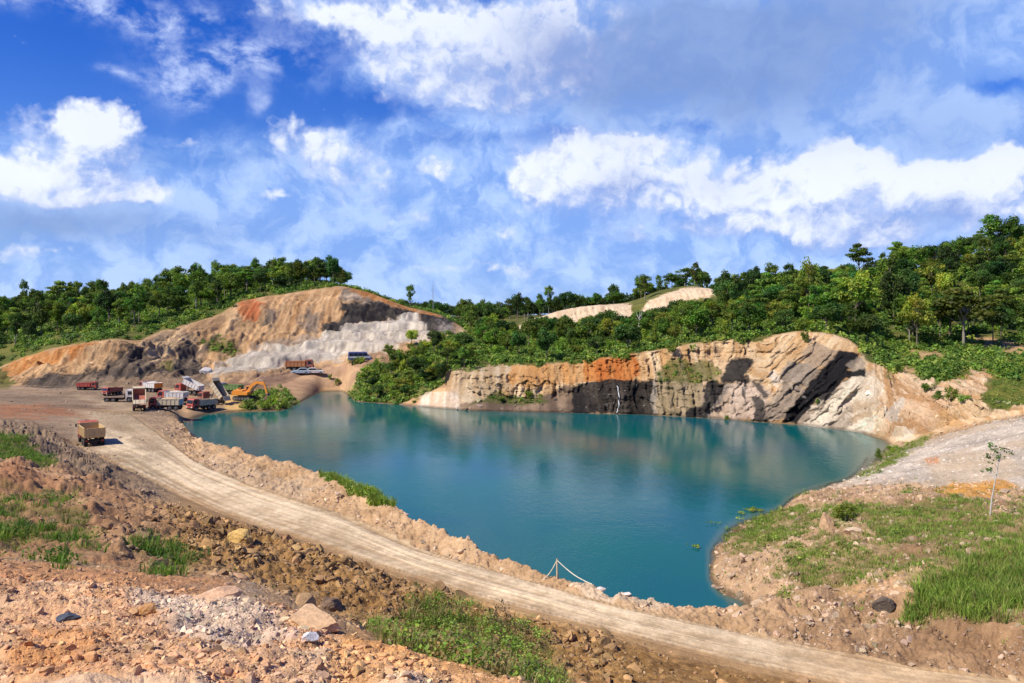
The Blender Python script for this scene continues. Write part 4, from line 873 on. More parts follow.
# trees one can name
def single(kind, px, Y, s, label, dz=-.1, **k): p = at(px, Y); return plant_tree(kind, (p.x, p.y, p.z+dz), s, label, **k)
single('tall', 320, 250, .98, 'tall rounded tree at the right end of the mine hill wood', sx=1.5)
single('round', 299, 252, .95, 'broad tree beside the tall end tree of the mine hill wood')
single('round', 281, 256, .85, 'lower crowned tree left of the tall end trees on the mine hill')
single('round', 342, 236, .42, 'small lone tree on the bare orange top of the mine wall')
single('tall', 410, 245, .62, 'lone slender tree on the skyline above the grey mine wall', sx=1.1)
single('bush', 401, 236, .45, 'tiny shrub beside the lone skyline tree')
single('tall', 685, 345, 1.02, 'tallest tree on the wooded knoll above the orange cut', sx=1.6)
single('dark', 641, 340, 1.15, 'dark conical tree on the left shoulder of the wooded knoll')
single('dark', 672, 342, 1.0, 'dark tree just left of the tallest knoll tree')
single('layer', 744, 290, 1.0, 'first rounded tree of three on the saddle left of the large hill')
single('layer', 764, 288, 1.02, 'second rounded tree of three on the saddle left of the large hill')
single('layer', 786, 284, .95, 'third rounded tree of three on the saddle left of the large hill')
single('bush', 800, 262, 1.1, 'greyish leafless looking shrub patch on the hill flank')
for i, (px, Y, s, lb) in enumerate([(262, 139, .50, 'leafy shrub on the small island by the excavator'), (272, 141, .55, 'tallest shrub on the small island by the excavator'), (284, 141, .48, 'shrub at the right end of the small island'), (248, 139, .36, 'low shrub at the left end of the small island'),
        (338, 178.5, .42, 'shrub on the brown bank beyond the water inlet'), (352, 180.5, .5, 'shrub on the slope below the blue minibus'), (360, 180, .6, 'taller shrub at the foot of the slope below the blue minibus'), (330, 180, .3, 'small shrub at the water edge of the brown bank'),
        (727, 126, .3, 'small shrub growing on the far cliff ledge'), (805, 131, .42, 'shrub growing on the grey slab of the far cliff'), (818, 120.5, .25, 'tuft of green on the coal seam'),
        (939, 103, .40, 'round dark shrub on the tan slope above the lake end'), (951, 102, .52, 'larger shrub on the tan slope by the gravel'), (963, 100, .42, 'shrub at the gravel edge below the tan slope'), (928, 109, .35, 'shrub on the upper part of the tan slope'),
        (900, 118, .42, 'shrub clinging to the rim of the tan slope'), (878, 92, .30, 'low shrub at the far end of the right bank'), (893, 93, .34, 'shrub where the gravel meets the lake end'), (846, 55, .36, 'leafy green shrub in the middle of the bank grass'),
        (500, 141, .38, 'shrub on the low ledge of the far cliff'), (530, 142, .45, 'larger shrub on the low ledge of the far cliff'), (672, 139, .45, 'shrub growing in the middle of the tan cliff'), (693, 138.5, .40, 'shrub growing left of the dark cliff patch')]):
    single('bush', px, Y, s, lb, -.15)
# dead trees
def dead_tree(px, Y, h, label, mat_=M_dead, seed=0, lean=0.):
    g = np.random.default_rng(seed+9); lst = [([[0, 0, -.3], [.1+lean*.3, 0, h*.45], [lean, .1, h]], [.14, .10, .03])]
    for i in range(9):
        z = h*g.uniform(.35, .9); th = g.uniform(0, 6.28); L = h*g.uniform(.18, .38); b0 = np.array([lean*z/h, 0, z])
        lst.append(([b0, b0+np.array([math.cos(th)*L*.5, math.sin(th)*L*.5, L*.45]), b0+np.array([math.cos(th)*L*.8, math.sin(th)*L*.8, L])], [.055, .04, .015]))
    V, Fc = tubes(lst)
    o = link('dead_tree', mesh_arrays('dead_tree', V, Fc, None, True, (mat_,)), label=label, category='dead tree'); p = at(px, Y); o.location = p
dead_tree(637, 176, 5., 'bleached bare trunk standing in front of the thicket', seed=1, lean=.6)
dead_tree(804, 200, 7.5, 'grey leafless tree on the flank of the large hill', plain('grey_twigs', (.30, .27, .23), .9), 2)

# undergrowth: one mass of low leaves over the planted ground
def undergrowth():
    parts = []
    def add(dens, cap, r0, r1, per, size, pal, flat=.75):
        p, r, c = scatter(dens*PLAN/np.maximum(AREA, 1e-9), cap)
        if not len(p): return
        rad = rng.uniform(r0, r1, len(p)); pal_ = np.array(pal)[rng.integers(0, len(pal), len(p))]*rng.uniform(.7, 1.3, (len(p), 1))
        parts.append(leaves(p+np.array([0, 0, .35])*rad[:, None], rad, per, size, pal_, flat, 77))
    dk = [(.055, .11, .017), (.072, .132, .02), (.044, .086, .016)]; md = [(.095, .17, .022), (.125, .195, .026), (.08, .14, .022), (.17, .22, .038)]
    add(forestmask*band(-60, 470, tC-.08, tH+.3), 4600, .5, 1.35, 62, .26, md+dk)
    add(forestmask*band(470, 1090, tC-.35, tT+.5), 3900, .4, 1.05, 70, .24, md+dk[:2])
    add(forestmask*band(720, 1090, tT+.5, tH+.5), 3600, .6, 1.5, 42, .32, md+dk)
    add(forestmask*band(470, 720, tT+.5, tB-.2), 1300, .5, 1.1, 52, .28, md+dk)
    add(cell(veg)*band(870, 1090, T['shore'], tT+.1), 3600, .15, .38, 330, .085, [(.15, .20, .035), (.18, .21, .05), (.10, .15, .025), (.12, .18, .03)])
    add(cell(veg)*band(860, 1090, tC-.1, tT+.2)*cell(sst(-.1, .3, n_big)), 420, .4, .9, 90, .2, md)
    add(cell(pen)*band(345, 480, T['shore']-.05, tC-.3), 1700, .35, .8, 75, .22, md+dk[:2])
    add(cell(veg)*band(440, 800, T['shore']+.05, tC-.05), 900, .2, .5, 150, .16, md)
    add(cell(veg)*band(190, 345, T['shore']-.1, tC-.1), 420, .3, .75, 80, .2, md)
    V, Fa, Cc = join(parts); print('undergrowth', len(Fa))
    link('undergrowth', mesh_arrays('undergrowth', V, Fa, Cc, False, (M_under,)), kind='stuff', label='low green undergrowth covering the wooded hills and slopes')
undergrowth()
def far_wood():
    g = np.random.default_rng(5); n = 2600; px = g.uniform(-100, 1130, n); Y = g.uniform(420, 660, n)
    px = np.where(g.random(n) < .6, g.uniform(400, 760, n), px)
    P = np.array([at(a, b) for a, b in zip(px, Y)]); r = g.uniform(1.6, 3.2, n); P[:, 2] += r*g.uniform(.9, 2.)
    pal = np.array([(.03, .058, .02), (.045, .075, .02), (.026, .05, .018)])[g.integers(0, 3, n)]
    V, Fa, Cc = leaves(P, r, 9, .75, pal, .9, 6)
    link('far_forest', mesh_arrays('far_forest', V, Fa, Cc, False, (M_under,)), kind='stuff', label='distant dark forest closing the valley')
far_wood()

# ------------------------------------------------------------------ grass
def grass_stuff():
    VS, CS = [], []
    def tuft(dens, cap, h0, h1, blades, width, pal, spread=.14, minY=0):
        p, r, c = scatter(dens, cap); n = len(p)
        if not n: return
        B = blades; q = np.repeat(p, B, 0); m = len(q)
        hh = np.repeat(rng.uniform(h0, h1, n), B)*rng.uniform(.55, 1.15, m)
        th = rng.uniform(0, 6.28, m); sp = spread*rng.random(m)**.5
        base = q+np.stack([np.cos(th)*sp, np.sin(th)*sp, -.03+0*th], -1)
        lean = rng.uniform(.1, .65, m)*hh; tip = base+np.stack([np.cos(th)*lean, np.sin(th)*lean, hh], -1)
        mid = base*.5+tip*.5+np.stack([-np.cos(th)*lean*.18, -np.sin(th)*lean*.18, hh*.12], -1)
        ph = rng.uniform(0, 6.28, m); w = np.stack([np.cos(ph), np.sin(ph), 0*ph], -1)*width*rng.uniform(.6, 1.3, (m, 1))
        V = np.stack([base-w, base+w, mid+w*.8, mid-w*.8, mid-w*.8, mid+w*.8, tip+w*.12, tip-w*.12], 1)
        pc = np.array(pal)[rng.integers(0, len(pal), n)]*rng.uniform(.75, 1.25, (n, 1))
        cc = np.repeat(pc, B, 0)*rng.uniform(.8, 1.2, (m, 1))
        VS.append(V.reshape(-1, 3)); CS.append(np.repeat(cc, 8, 0))
    green = [(.10, .165, .024), (.125, .185, .028), (.075, .125, .02), (.16, .195, .04)]
    straw = [(.20, .18, .06), (.28, .22, .10), (.15, .15, .04)]
    lime = [(.17, .24, .036), (.21, .25, .055), (.15, .22, .03)]
    G = cell(grass); pn = cell(sst(-.25, .45, n_mid)); p2 = cell(sst(-.2, .35, fbm(Xg*.9, Yg*.9, None, 4, .6, 57)))
    near = band(300, 620, T['mound'], T['roadn'])
    tuft(G*near*p2*15, 2600, .10, .45, 15, .012, green+straw*3, .2)
    tuft(G*near*pn*p2*4, 500, .4, .85, 14, .012, [(.10, .17, .025), (.13, .20, .03), (.24, .20, .09)])
    left = band(-150, 215, T['mound'], T['roadn'])
    tuft(G*left*p2*9, 2600, .12, .5, 15, .017, green+straw[:1]+[(.07, .14, .018)]*2, .22)
    tuft(G*left*pn*p2*1.2, 300, .5, .85, 14, .018, [(.07, .13, .02), (.10, .16, .03)])
    tuft(G*band(300, 420, T['roadf'], T['bed2'])*22, 1500, .3, .8, 18, .03, green+lime*2)
    rb = band(690, 1180, T['roadf'], T['bed3'])
    tuft(G*rb*(.4+p2)*15, 13500, .08, .32, 13, .018, green+straw[:2]+lime*2, .24)
    tuft(cell(poly([(900, 622), (915, 588), (960, 570), (1024, 552), (1424, 520), (1424, 690), (1024, 622), (960, 620)], 6, 22, (T['berm'], T['rb2'])))*(.8+p2)*20, 8000, .18, .70, 14, .018, green+lime+straw[:1], .26)
    tuft(cell(np.clip(z_rb*(1-z_grav)-grass, 0, 1))*p2*1.6, 1500, .08, .26, 10, .016, straw+green[:2]+lime[:1])
    tuft(cell(z_clod*sst(.1, .6, n_mid)*(1-grass))*.5, 260, .1, .3, 9, .014, straw+green[:1])
    # broad leaved weeds among the blades
    def weeds(dens, cap, r0, r1, per, size, pal):
        p, r, c = scatter(dens, cap); n = len(p)
        if not n: return
        rad = rng.uniform(r0, r1, n); pal_ = np.array(pal)[rng.integers(0, len(pal), n)]*rng.uniform(.75, 1.25, (n, 1))
        v, f, c_ = leaves(p+np.array([0, 0, .5])*rad[:, None], rad, per, size, pal_, .8, 31); VS.append(v); CS.append(c_)
    weeds(G*near*4, 420, .15, .48, 420, .05, [(.15, .24, .03), (.11, .18, .024), (.17, .25, .045), (.20, .15, .06), (.13, .10, .05)])
    weeds(G*left*pn*1.2, 260, .2, .5, 330, .065, [(.07, .13, .02), (.05, .10, .018), (.09, .15, .025)])
    weeds(G*rb*pn*.9, 700, .15, .45, 300, .075, green+lime)
    weeds(G*band(300, 420, T['roadf'], T['bed2'])*5, 240, .25, .55, 260, .09, lime+green)
    V = np.concatenate(VS); Cc = np.concatenate(CS); Fa = np.arange(len(V)).reshape(-1, 4); print('grass', len(Fa))
    link('grass', mesh_arrays('grass', V, Fa, np.clip(Cc, .01, .5), False, (M_grass,)), kind='stuff', label='long green and straw coloured grass in patches on the banks')
grass_stuff()

# ------------------------------------------------------------------ vehicles
def paint(name, col, rough=.45, dirt=.55):
    """weathered paint under quarry dust"""
    m, t, b = mat(name)
    p = t.new('ShaderNodeTexCoord').outputs['Object']
    n = t.noise(p, 2.2, 6, .65); n2 = t.noise(p, 9., 4, .7)
    f = t.m('MULTIPLY', t.ss(t.m('ADD', t.m('MULTIPLY', n, .7), t.m('MULTIPLY', n2, .3)), .38, .68), dirt)
    t.put(b.inputs['Base Color'], t.mix(t.m('ADD', f, .12), (*col, 1), (.36, .26, .17, 1)))
    b.inputs['Roughness'].default_value = rough
    t.put(b.inputs['Roughness'], t.m('MULTIPLY_ADD', f, .5, rough)); b.inputs['Specular IOR Level'].default_value = .35
    return m
PT = dict(red=paint('red_paint', (.46, .022, .016), .45, .4), dred=paint('dark_red_paint', (.30, .04, .025), .6, .5), cream=paint('cream_paint', (.62, .52, .34), .5, .6), white=paint('white_paint', (.70, .69, .66), .5, .6),
          tan=paint('tan_paint', (.56, .38, .15), .6, .5), orange=paint('orange_paint', (.52, .17, .035), .5, .4), yellow=paint('yellow_paint', (.80, .27, .010), .45, .12), blue=paint('blue_paint', (.02, .07, .28), .4, .3),
          paleblue=paint('pale_blue_paint', (.34, .46, .56), .4, .35), green=paint('green_paint', (.06, .20, .03), .5, .4), dark=plain('chassis_black', (.025, .024, .023), .7), brown=paint('rusty_brown_paint', (.12, .055, .035), .8, .45))
M_tyre = plain('tyre_rubber', (.030, .028, .026), .9); M_rim = plain('wheel_steel', (.22, .20, .18), .5, .6)
M_glass = plain('dark_glass', (.02, .028, .036), .08, 0, .6, .0); M_lamp = plain('lamp_glass', (.75, .72, .62), .2, 0, .6, .05); M_tail = plain('tail_lamp_red', (.45, .02, .015), .3)
M_load = soil_mat('loaded_earth', .8, .1)
def bmx(): return bmesh.new()
def bxx(bm, c, s, rot=None):
    M = Matrix.Translation(c) @ (rot.to_4x4() if rot else Matrix.Identity(4)) @ Matrix.Diagonal((*s, 1))
    return bmesh.ops.create_cube(bm, size=1, matrix=M)['verts']
def prism(bm, outline, y0, y1):
    """outline in x-z, pulled along y"""
    a = [bm.verts.new((x, y0, z)) for x, z in outline]; b = [bm.verts.new((x, y1, z)) for x, z in outline]; n = len(a)
    bm.faces.new(a); bm.faces.new(b[::-1])
    for i in range(n): bm.faces.new((a[i], b[i], b[(i+1) % n], a[(i+1) % n]))
def cyl(bm, c, r, depth, axis='Y', seg=20, r2=None):
    Rm = Matrix.Rotation(R(90), 4, 'X') if axis == 'Y' else (Matrix.Rotation(R(90), 4, 'Y') if axis == 'X' else Matrix.Identity(4))
    bmesh.ops.create_cone(bm, cap_ends=True, segments=seg, radius1=r, radius2=r if r2 is None else r2, depth=depth, matrix=Matrix.Translation(c) @ Rm)
def rod(bm, a, b, r, seg=8):
    a, b = Vector(a), Vector(b); d = b-a
    bmesh.ops.create_cone(bm, cap_ends=True, segments=seg, radius1=r, radius2=r, depth=d.length, matrix=Matrix.Translation((a+b)/2) @ d.to_track_quat('Z', 'Y').to_matrix().to_4x4())
def part(name, bm, m, parent, bevel=.02, loc=None, **kw):
    bmesh.ops.recalc_face_normals(bm, faces=bm.faces)
    if bevel: bmesh.ops.bevel(bm, geom=[e for e in bm.edges if e.calc_face_angle(0) > .6], offset=bevel, segments=1, affect='EDGES', clamp_overlap=True)
    me = bpy.data.meshes.new(name); bm.to_mesh(me); bm.free(); me.materials.append(m)
    o = link(name, me, parent, **kw)
    if loc: o.location = loc
    return o
def thing(name, label, cat, loc, rz, group=None, s=1.):
    o = bpy.data.objects.new(name, None); COL.objects.link(o); o.location = loc; o.rotation_euler = (0, 0, rz); o.scale = (s, s, s)
    o['label'] = label; o['category'] = cat
    if group: o['group'] = group
    return o
_wheel = {}
def wheel(parent, x, y, r, w):
    key = (r, w)
    if key not in _wheel:
        bm = bmx(); cyl(bm, (0, 0, 0), r, w, seg=28)
        inner = [f for f in bm.faces if len(f.verts) > 8]
        bmesh.ops.inset_individual(bm, faces=inner, thickness=r*.38, depth=-w*.12)
        for i in range(28):                                    # tread blocks
            th = 2*math.pi*i/28; bxx(bm, (math.cos(th)*r, 0, math.sin(th)*r), (.05, w*.92, r*.09), Matrix.Rotation(-th, 3, 'Y'))
        me = bpy.data.meshes.new('tyre'); bmesh.ops.recalc_face_normals(bm, faces=bm.faces); bm.to_mesh(me); bm.free(); me.materials.append(M_tyre)
        bm = bmx(); cyl(bm, (0, 0, 0), r*.58, w*.8, seg=20); cyl(bm, (0, 0, 0), r*.22, w*1.08, seg=12)
        for i in range(8): th = i*math.pi/4; cyl(bm, (math.cos(th)*r*.38, 0, math.sin(th)*r*.38), r*.05, w*.9, seg=6)
        m2 = bpy.data.meshes.new('rim'); bm.to_mesh(m2); bm.free(); m2.materials.append(M_rim); _wheel[key] = (me, m2)
    me, m2 = _wheel[key]
    wo = bpy.data.objects.new('wheel', None); COL.objects.link(wo); wo.parent = parent; wo.location = (x, y, r); wo.empty_display_size = .2
    link('tyre', me, wo); link('rim', m2, wo)
def dump_truck(loc, rz, cab='red', bed='cream', gate=None, raise_deg=0., load=None, gate_open=False, inside=None, label='', bedless=False, s=1.):
    """forward is +x; cab over engine, open steel tipping body, three axles"""
    t = thing('dump_truck', label, 'dump truck', loc, rz, 'dump trucks at the quarry', s)
    bm = bmx()
    for y in (-.42, .42): bxx(bm, (-.35, y, .86), (6.2, .10, .22))
    for x in (-3.1, -1.2, .6, 2.2): bxx(bm, (x, 0, .86), (.12, .8, .16))
    for x in (2.05, -1.35, -2.65): cyl(bm, (x, 0, .52), .09, 1.9)
    bxx(bm, (.25, -.78, .72), (.9, .5, .45)); bxx(bm, (.25, .78, .72), (.7, .5, .45)); bxx(bm, (-3.42, 0, .70), (.08, 2.1, .14))
    part('chassis', bm, PT['dark'], t)
    for x in (2.05, -1.35, -2.65):
        for y in (-.98, .98): wheel(t, x, y, .52, .34 if x > 0 else .46)
    bm = bmx(); prism(bm, [(1.30, .62), (1.30, 2.62), (1.48, 2.74), (2.55, 2.74), (2.78, 2.55), (3.02, 1.62), (3.04, .62), (2.62, .62), (2.52, .98), (2.28, 1.14), (1.82, 1.14), (1.58, .98), (1.48, .62)], -1.12, 1.12)
    cb = part('cab', bm, PT[cab], t, .04)
    bm = bmx(); v = bxx(bm, (2.925, 0, 2.10), (.03, 1.96, .80), Matrix.Rotation(R(-14.5), 3, 'Y')); part('windshield', bm, M_glass, cb, .01)
    for y in (-1.125, 1.125):
        bm = bmx(); prism(bm, [(1.78, 1.66), (1.78, 2.42), (2.58, 2.42), (2.76, 1.66)], y-.012, y+.012); part('side_window', bm, M_glass, cb, 0)
        bm = bmx(); bxx(bm, (1.9, y*1.012, 1.52), (.18, .03, .05)); part('door_handle', bm, PT['dark'], cb, 0)
        bm = bmx(); rod(bm, (2.86, y, 2.35), (2.98, y*1.16, 2.30), .02); bxx(bm, (2.99, y*1.17, 2.12), (.05, .20, .40)); part('mirror', bm, PT['dark'], cb, 0)
        bm = bmx(); bxx(bm, (3.09, y*.74, .92), (.06, .34, .20)); part('headlight', bm, M_lamp, t, .01)
        bm = bmx(); bxx(bm, (-3.47, y*.82, .72), (.04, .30, .12)); part('tail_light', bm, M_tail, t, 0)
    bm = bmx(); bxx(bm, (3.06, 0, .66), (.14, 2.26, .26)); part('bumper', bm, PT['dark'], t, .02)
    bm = bmx()
    for z in (1.14, 1.24, 1.34): bxx(bm, (3.05, 0, z), (.04, 1.3, .05))
    part('radiator_grille', bm, PT['dark'], cb, 0)
    if bedless:
        bm = bmx(); bxx(bm, (-1.1, 0, 1.03), (4.3, 2.2, .12)); bxx(bm, (1.0, 0, 1.5), (.1, 2.1, 1.0)); part('flat_deck', bm, PT['brown'], t, .01)
        return t
    L, W, H = 4.55, 2.36, 1.22
    hinge = bpy.data.objects.new('dump_bed', None)
    bm = bmx()                                               # all in hinge space: hinge at the rear, floor at z = 0.12
    bxx(bm, (L/2, 0, .12), (L, W, .08))
    for y in (-W/2, W/2):
        bxx(bm, (L/2, y, .12+H/2), (L, .07, H))
        for k in range(6): bxx(bm, (.12+k*(L-.24)/5, y*1.05, .12+H/2), (.11, .09, H))
        bxx(bm, (L/2, y*1.03, .12+H), (L+.06, .13, .10))
    bxx(bm, (L, 0, .12+H/2+.1), (.07, W, H+.2)); bxx(bm, (L+.35, 0, .12+H+.24), (.8, W, .06))
    for y in (-.45, .45): bxx(bm, (L/2, y, .0), (L, .12, .16))
    bd = part('dump_bed', bm, PT[bed], t, .012); bd.location = (-3.35, 0, 1.02); bd.rotation_euler = (0, R(-raise_deg), 0)
    bm = bmx(); bxx(bm, (-.04, 0, -H*.5), (.07, W-.04, H-.04))
    for k in (-.8, 0, .8): bxx(bm, (-.10, k, -H*.5), (.08, .10, H-.08))
    gt = part('tailgate', bm, PT[gate or bed], bd, .012); gt.location = (0, 0, .12+H); gt.rotation_euler = (0, R(75 if gate_open else (raise_deg*.8 if raise_deg else 0)), 0)
    if inside:
        bm = bmx(); bxx(bm, (L/2, 0, .172), (L-.1, W-.1, .02)); bxx(bm, (L-.05, 0, .12+H/2+.05), (.02, W-.12, H)); part('bed_lining', bm, PT[inside], bd, 0)
    if raise_deg:
        bm = bmx(); a = R(raise_deg); e = (-3.35+3.2*math.cos(a), 0, 1.05+3.2*math.sin(a)); rod(bm, (.2, 0, .9), e, .10, 12); rod(bm, (.2, 0, .9), Vector((.2, 0, .9)).lerp(Vector(e), .55), .15, 12); part('hoist_ram', bm, M_rim, t, 0)
    if load:
        n = 14; V = []; g = np.random.default_rng(int(abs(loc[0])*10))
        for i in range(n+1):
            for j in range(n+1):
                u, v = i/n, j/n; V.append((.10+u*(L-.2), (v-.5)*(W-.12), .12+H*.80+.55*math.sin(math.pi*u)**.8*math.sin(math.pi*v)**.8+.06*g.normal()))
        Fc = [[i*(n+1)+j, (i+1)*(n+1)+j, (i+1)*(n+1)+j+1, i*(n+1)+j+1] for i in range(n) for j in range(n)]
        link('earth_load', mesh_arrays('earth_load', np.array(V), np.array(Fc), np.tile(np.array(load), (len(V), 1)), True, (M_load,)), bd)
    return t
def yard(px, py, z=2.05): Y = (EYE-z)*F/(py-HOR); return at(px, Y)
K = .74
dump_truck(yard(90.5, 442.5), R(126), 'red', 'tan', label='lone tan dump truck with a red cab standing by the haul road', s=.84)
dump_truck(yard(121, 402), R(8), 'white', 'brown', bedless=True, label='dark flat decked truck at the left of the truck group', s=K)
dump_truck(yard(139, 409.5), R(116), 'red', 'cream', inside='dred', raise_deg=24, gate_open=True, label='dump truck seen from behind with its red lined empty bed tipped up', s=K)
dump_truck(yard(165, 408), R(182), 'red', 'cream', gate='white', load=(.46, .33, .2), label='red cabbed cream dump truck side on in front of the group', s=K)
dump_truck(yard(150, 392.5), R(150), 'dred', 'white', gate='yellow', load=(.50, .45, .38), label='white bedded truck with a yellow tailgate at the back of the group', s=K)
dump_truck(yard(172, 399), R(176), 'red', 'white', load=(.5, .42, .34), label='white dump truck behind the cream one with a bright red cab', s=K)
dump_truck(yard(188, 393), R(165), 'red', 'white', raise_deg=22, label='white dump truck with its bed slightly raised at the back', s=K)
dump_truck(yard(201, 400.5), R(238), 'red', 'cream', label='red cabbed truck facing the camera in front of the tipped up bed', s=K)
dump_truck(yard(211, 396.5), R(160), 'dred', 'cream', raise_deg=50, inside='brown', gate_open=True, label='dump truck with its cream bed tipped steeply beside the excavator', s=K)
dump_truck(yard(229, 392), R(170), 'blue', 'green', label='blue cabbed truck with a green bed next to the excavator', s=K)
dump_truck(at_row(300, 371, T['shore'], T['mid2']), R(8), 'dred', 'orange', gate='orange', label='orange dump truck on the bench road below the grey wall', s=.95)
dump_truck(yard(88, 391.5), R(5), 'red', 'red', label='all red truck standing far left on its own', s=.55)
dump_truck(yard(112, 395.5), R(250), 'red', 'dred', label='small red truck facing the camera left of the flat deck', s=.55)

def excavator(loc, rz, label):
    t = thing('excavator', label, 'excavator', loc, rz, None, .88)
    for y in (-1.05, 1.05):
        bm = bmx(); n = 24; out = []
        for i in range(n):
            th = 2*math.pi*i/n; out.append((1.5*(1 if math.cos(th) > 0 else -1)*(abs(math.cos(th))**.0)+.42*math.cos(th), .44+.42*math.sin(th)))
        prism(bm, out, y-.28, y+.28)
        for k in range(20): bxx(bm, (-1.7+k*.18, y, .875), (.05, .60, .05)); bxx(bm, (-1.7+k*.18, y, .02), (.05, .60, .05))
        tk = part('track', bm, PT['dark'], t, .0)
        bm = bmx()
        for x in (-1.5, -.9, -.3, .3, .9, 1.5): cyl(bm, (x, y, .40), .24 if abs(x) < 1.4 else .34, .64, seg=14)
        part('track_roller', bm, M_rim, tk, 0)
    bm = bmx(); bxx(bm, (0, 0, .62), (2.2, 1.6, .4)); cyl(bm, (0, 0, .95), .7, .3, 'Z'); part('undercarriage', bm, PT['dark'], t)
    bm = bmx(); prism(bm, [(-1.95, 1.1), (-1.95, 1.95), (-1.7, 2.15), (.2, 2.15), (.3, 1.85), (1.35, 1.75), (1.35, 1.1)], -1.25, 1.25); bxx(bm, (-.9, -.6, 2.24), (.8, .8, .2)); cyl(bm, (-1.2, .7, 2.4), .07, .6, 'Z')
    hs = part('engine_house', bm, PT['yellow'], t, .05)
    bm = bmx(); prism(bm, [(-1.97, 1.12), (-2.12, 1.3), (-2.12, 1.75), (-1.97, 1.9)], -1.2, 1.2); part('counterweight', bm, PT['yellow'], hs)
    bm = bmx(); prism(bm, [(.2, 1.2), (.2, 2.9), (1.25, 2.9), (1.5, 2.1), (1.5, 1.2)], .32, 1.24); cb = part('cab', bm, PT['yellow'], t, .04)
    for y in (.315, 1.245):
        bm = bmx(); prism(bm, [(.35, 2.0), (.35, 2.78), (1.18, 2.78), (1.38, 2.0)], y-.01, y+.01); part('side_window', bm, M_glass, cb, 0)
    bm = bmx(); bxx(bm, (1.40, .78, 2.48), (.03, .8, .76), Matrix.Rotation(R(-17), 3, 'Y')); part('windshield', bm, M_glass, cb, 0)
    def limb(pts, w, d):                                       # a box-section limb through points in x-z
        bm = bmx()
        for i in range(len(pts)-1):
            (x0, z0), (x1, z1) = pts[i], pts[i+1]; L_ = math.hypot(x1-x0, z1-z0)+.12; an = math.atan2(z1-z0, x1-x0)
            bxx(bm, ((x0+x1)/2, -.15+.002*i, (z0+z1)/2), (L_, w-.004*i, d[i]), Matrix.Rotation(-an, 3, 'Y'))
        return bm
    bo = part('boom', limb([(.9, 1.6), (1.9, 3.1), (3.0, 3.75), (4.5, 3.4)], .42, [.62, .66, .5]), PT['yellow'], t, .03)
    part('stick', limb([(4.1, 3.85), (4.6, 3.3), (5.15, 1.35)], .34, [.42, .40]), PT['yellow'], t, .03)
    bm = bmx(); rod(bm, (1.6, -.45, 1.6), (2.9, -.45, 3.35), .09); rod(bm, (1.6, .15, 1.6), (2.9, .15, 3.35), .09); rod(bm, (2.8, -.15, 4.15), (4.2, -.15, 4.0), .09); part('hydraulic_ram', bm, M_rim, bo, 0)
    bm = bmx(); prism(bm, [(4.9, 1.5), (5.4, 1.45), (5.65, .75), (5.3, .25), (4.6, .12), (4.75, .5), (5.0, .95)], -.72, .42)
    for y in (-.6, -.35, -.1, .15): bxx(bm, (4.5, y-.05, .10), (.3, .10, .07))
    part('bucket', bm, PT['brown'], t, .02)
    return t
excavator(yard(244, 394.5), R(-8), 'yellow orange tracked excavator with its arm bent down beside the small island')

def minibus(loc, rz, body, stripe, label, cat='minibus', nm='minibus', L=5.2, H=2.15, s=1.):
    t = thing(nm, label, cat, loc, rz, None, s); h = L/2
    bm = bmx(); prism(bm, [(-h, .38), (-h, H-.15), (-h+.2, H), (h-1.15, H), (h-.55, 1.25), (h-.05, 1.05), (h, .38)], -.88, .88); b = part('body', bm, PT[body], t, .05)
    for y in (-.885, .885):
        bm = bmx()
        for x0 in np.arange(-h+.25, h-1.9, 1.0): prism(bm, [(x0, 1.25), (x0, H-.28), (x0+.9, H-.28), (x0+.9, 1.25)], y-.008, y+.008)
        part('side_window', bm, M_glass, b, 0)
        bm = bmx(); bxx(bm, (0, y*1.004, .98), (L-.5, .014, .30)); part('body_stripe', bm, PT[stripe], b, 0)
        bm = bmx(); bxx(bm, (h+.0, y*.72, .85), (.05, .3, .18)); part('headlight', bm, M_lamp, t, 0)
        for x in (-h*.6, h*.62): wheel(t, x, y*.9, .34, .22)
    bm = bmx(); bxx(bm, (h-.86, 0, 1.66), (.03, 1.5, .80), Matrix.Rotation(R(-39), 3, 'Y')); part('windshield', bm, M_glass, b, 0)
    bm = bmx(); bxx(bm, (h, 0, .48), (.12, 1.7, .2)); bxx(bm, (-h, 0, .48), (.12, 1.7, .2)); part('bumper', bm, PT['dark'], t)
minibus(at_row(360, 361.5, T['shore'], T['mid2']), R(12), 'blue', 'white', 'small blue minibus with a white stripe on the road under the grey wall')
def car(loc, rz, body, label):
    t = thing('parked_car', label, 'car', loc, rz)
    bm = bmx(); prism(bm, [(-2.1, .32), (-2.15, .85), (-1.5, .95), (.95, .93), (1.95, .80), (2.1, .32)], -.84, .84); b = part('body', bm, PT[body], t, .06)
    bm = bmx(); prism(bm, [(-1.75, .94), (-1.2, 1.45), (.1, 1.47), (.85, .93)], -.72, .72); c = part('cabin', bm, PT[body], t, .05)
    for y in (-.725, .725):
        bm = bmx(); prism(bm, [(-1.5, .98), (-1.1, 1.38), (.02, 1.40), (.6, .98)], y-.008, y+.008); part('side_window', bm, M_glass, c, 0)
        bm = bmx(); bxx(bm, (2.03, y*.82, .68), (.06, .3, .14)); part('headlight', bm, M_lamp, t, 0)
        for x in (-1.3, 1.35): wheel(t, x, y*1.05, .31, .2)
    bm = bmx(); bxx(bm, (.50, 0, 1.21), (.03, 1.3, .62), Matrix.Rotation(R(-55), 3, 'Y')); part('windshield', bm, M_glass, c, 0)
car(at_row(315, 374, T['shore'], T['mid2']), R(10), 'white', 'white car parked in front of the orange dump truck')
car(at_row(301, 374.5, T['shore'], T['mid2']), R(190), 'paleblue', 'pale blue car at the rear wheels of the orange dump truck')

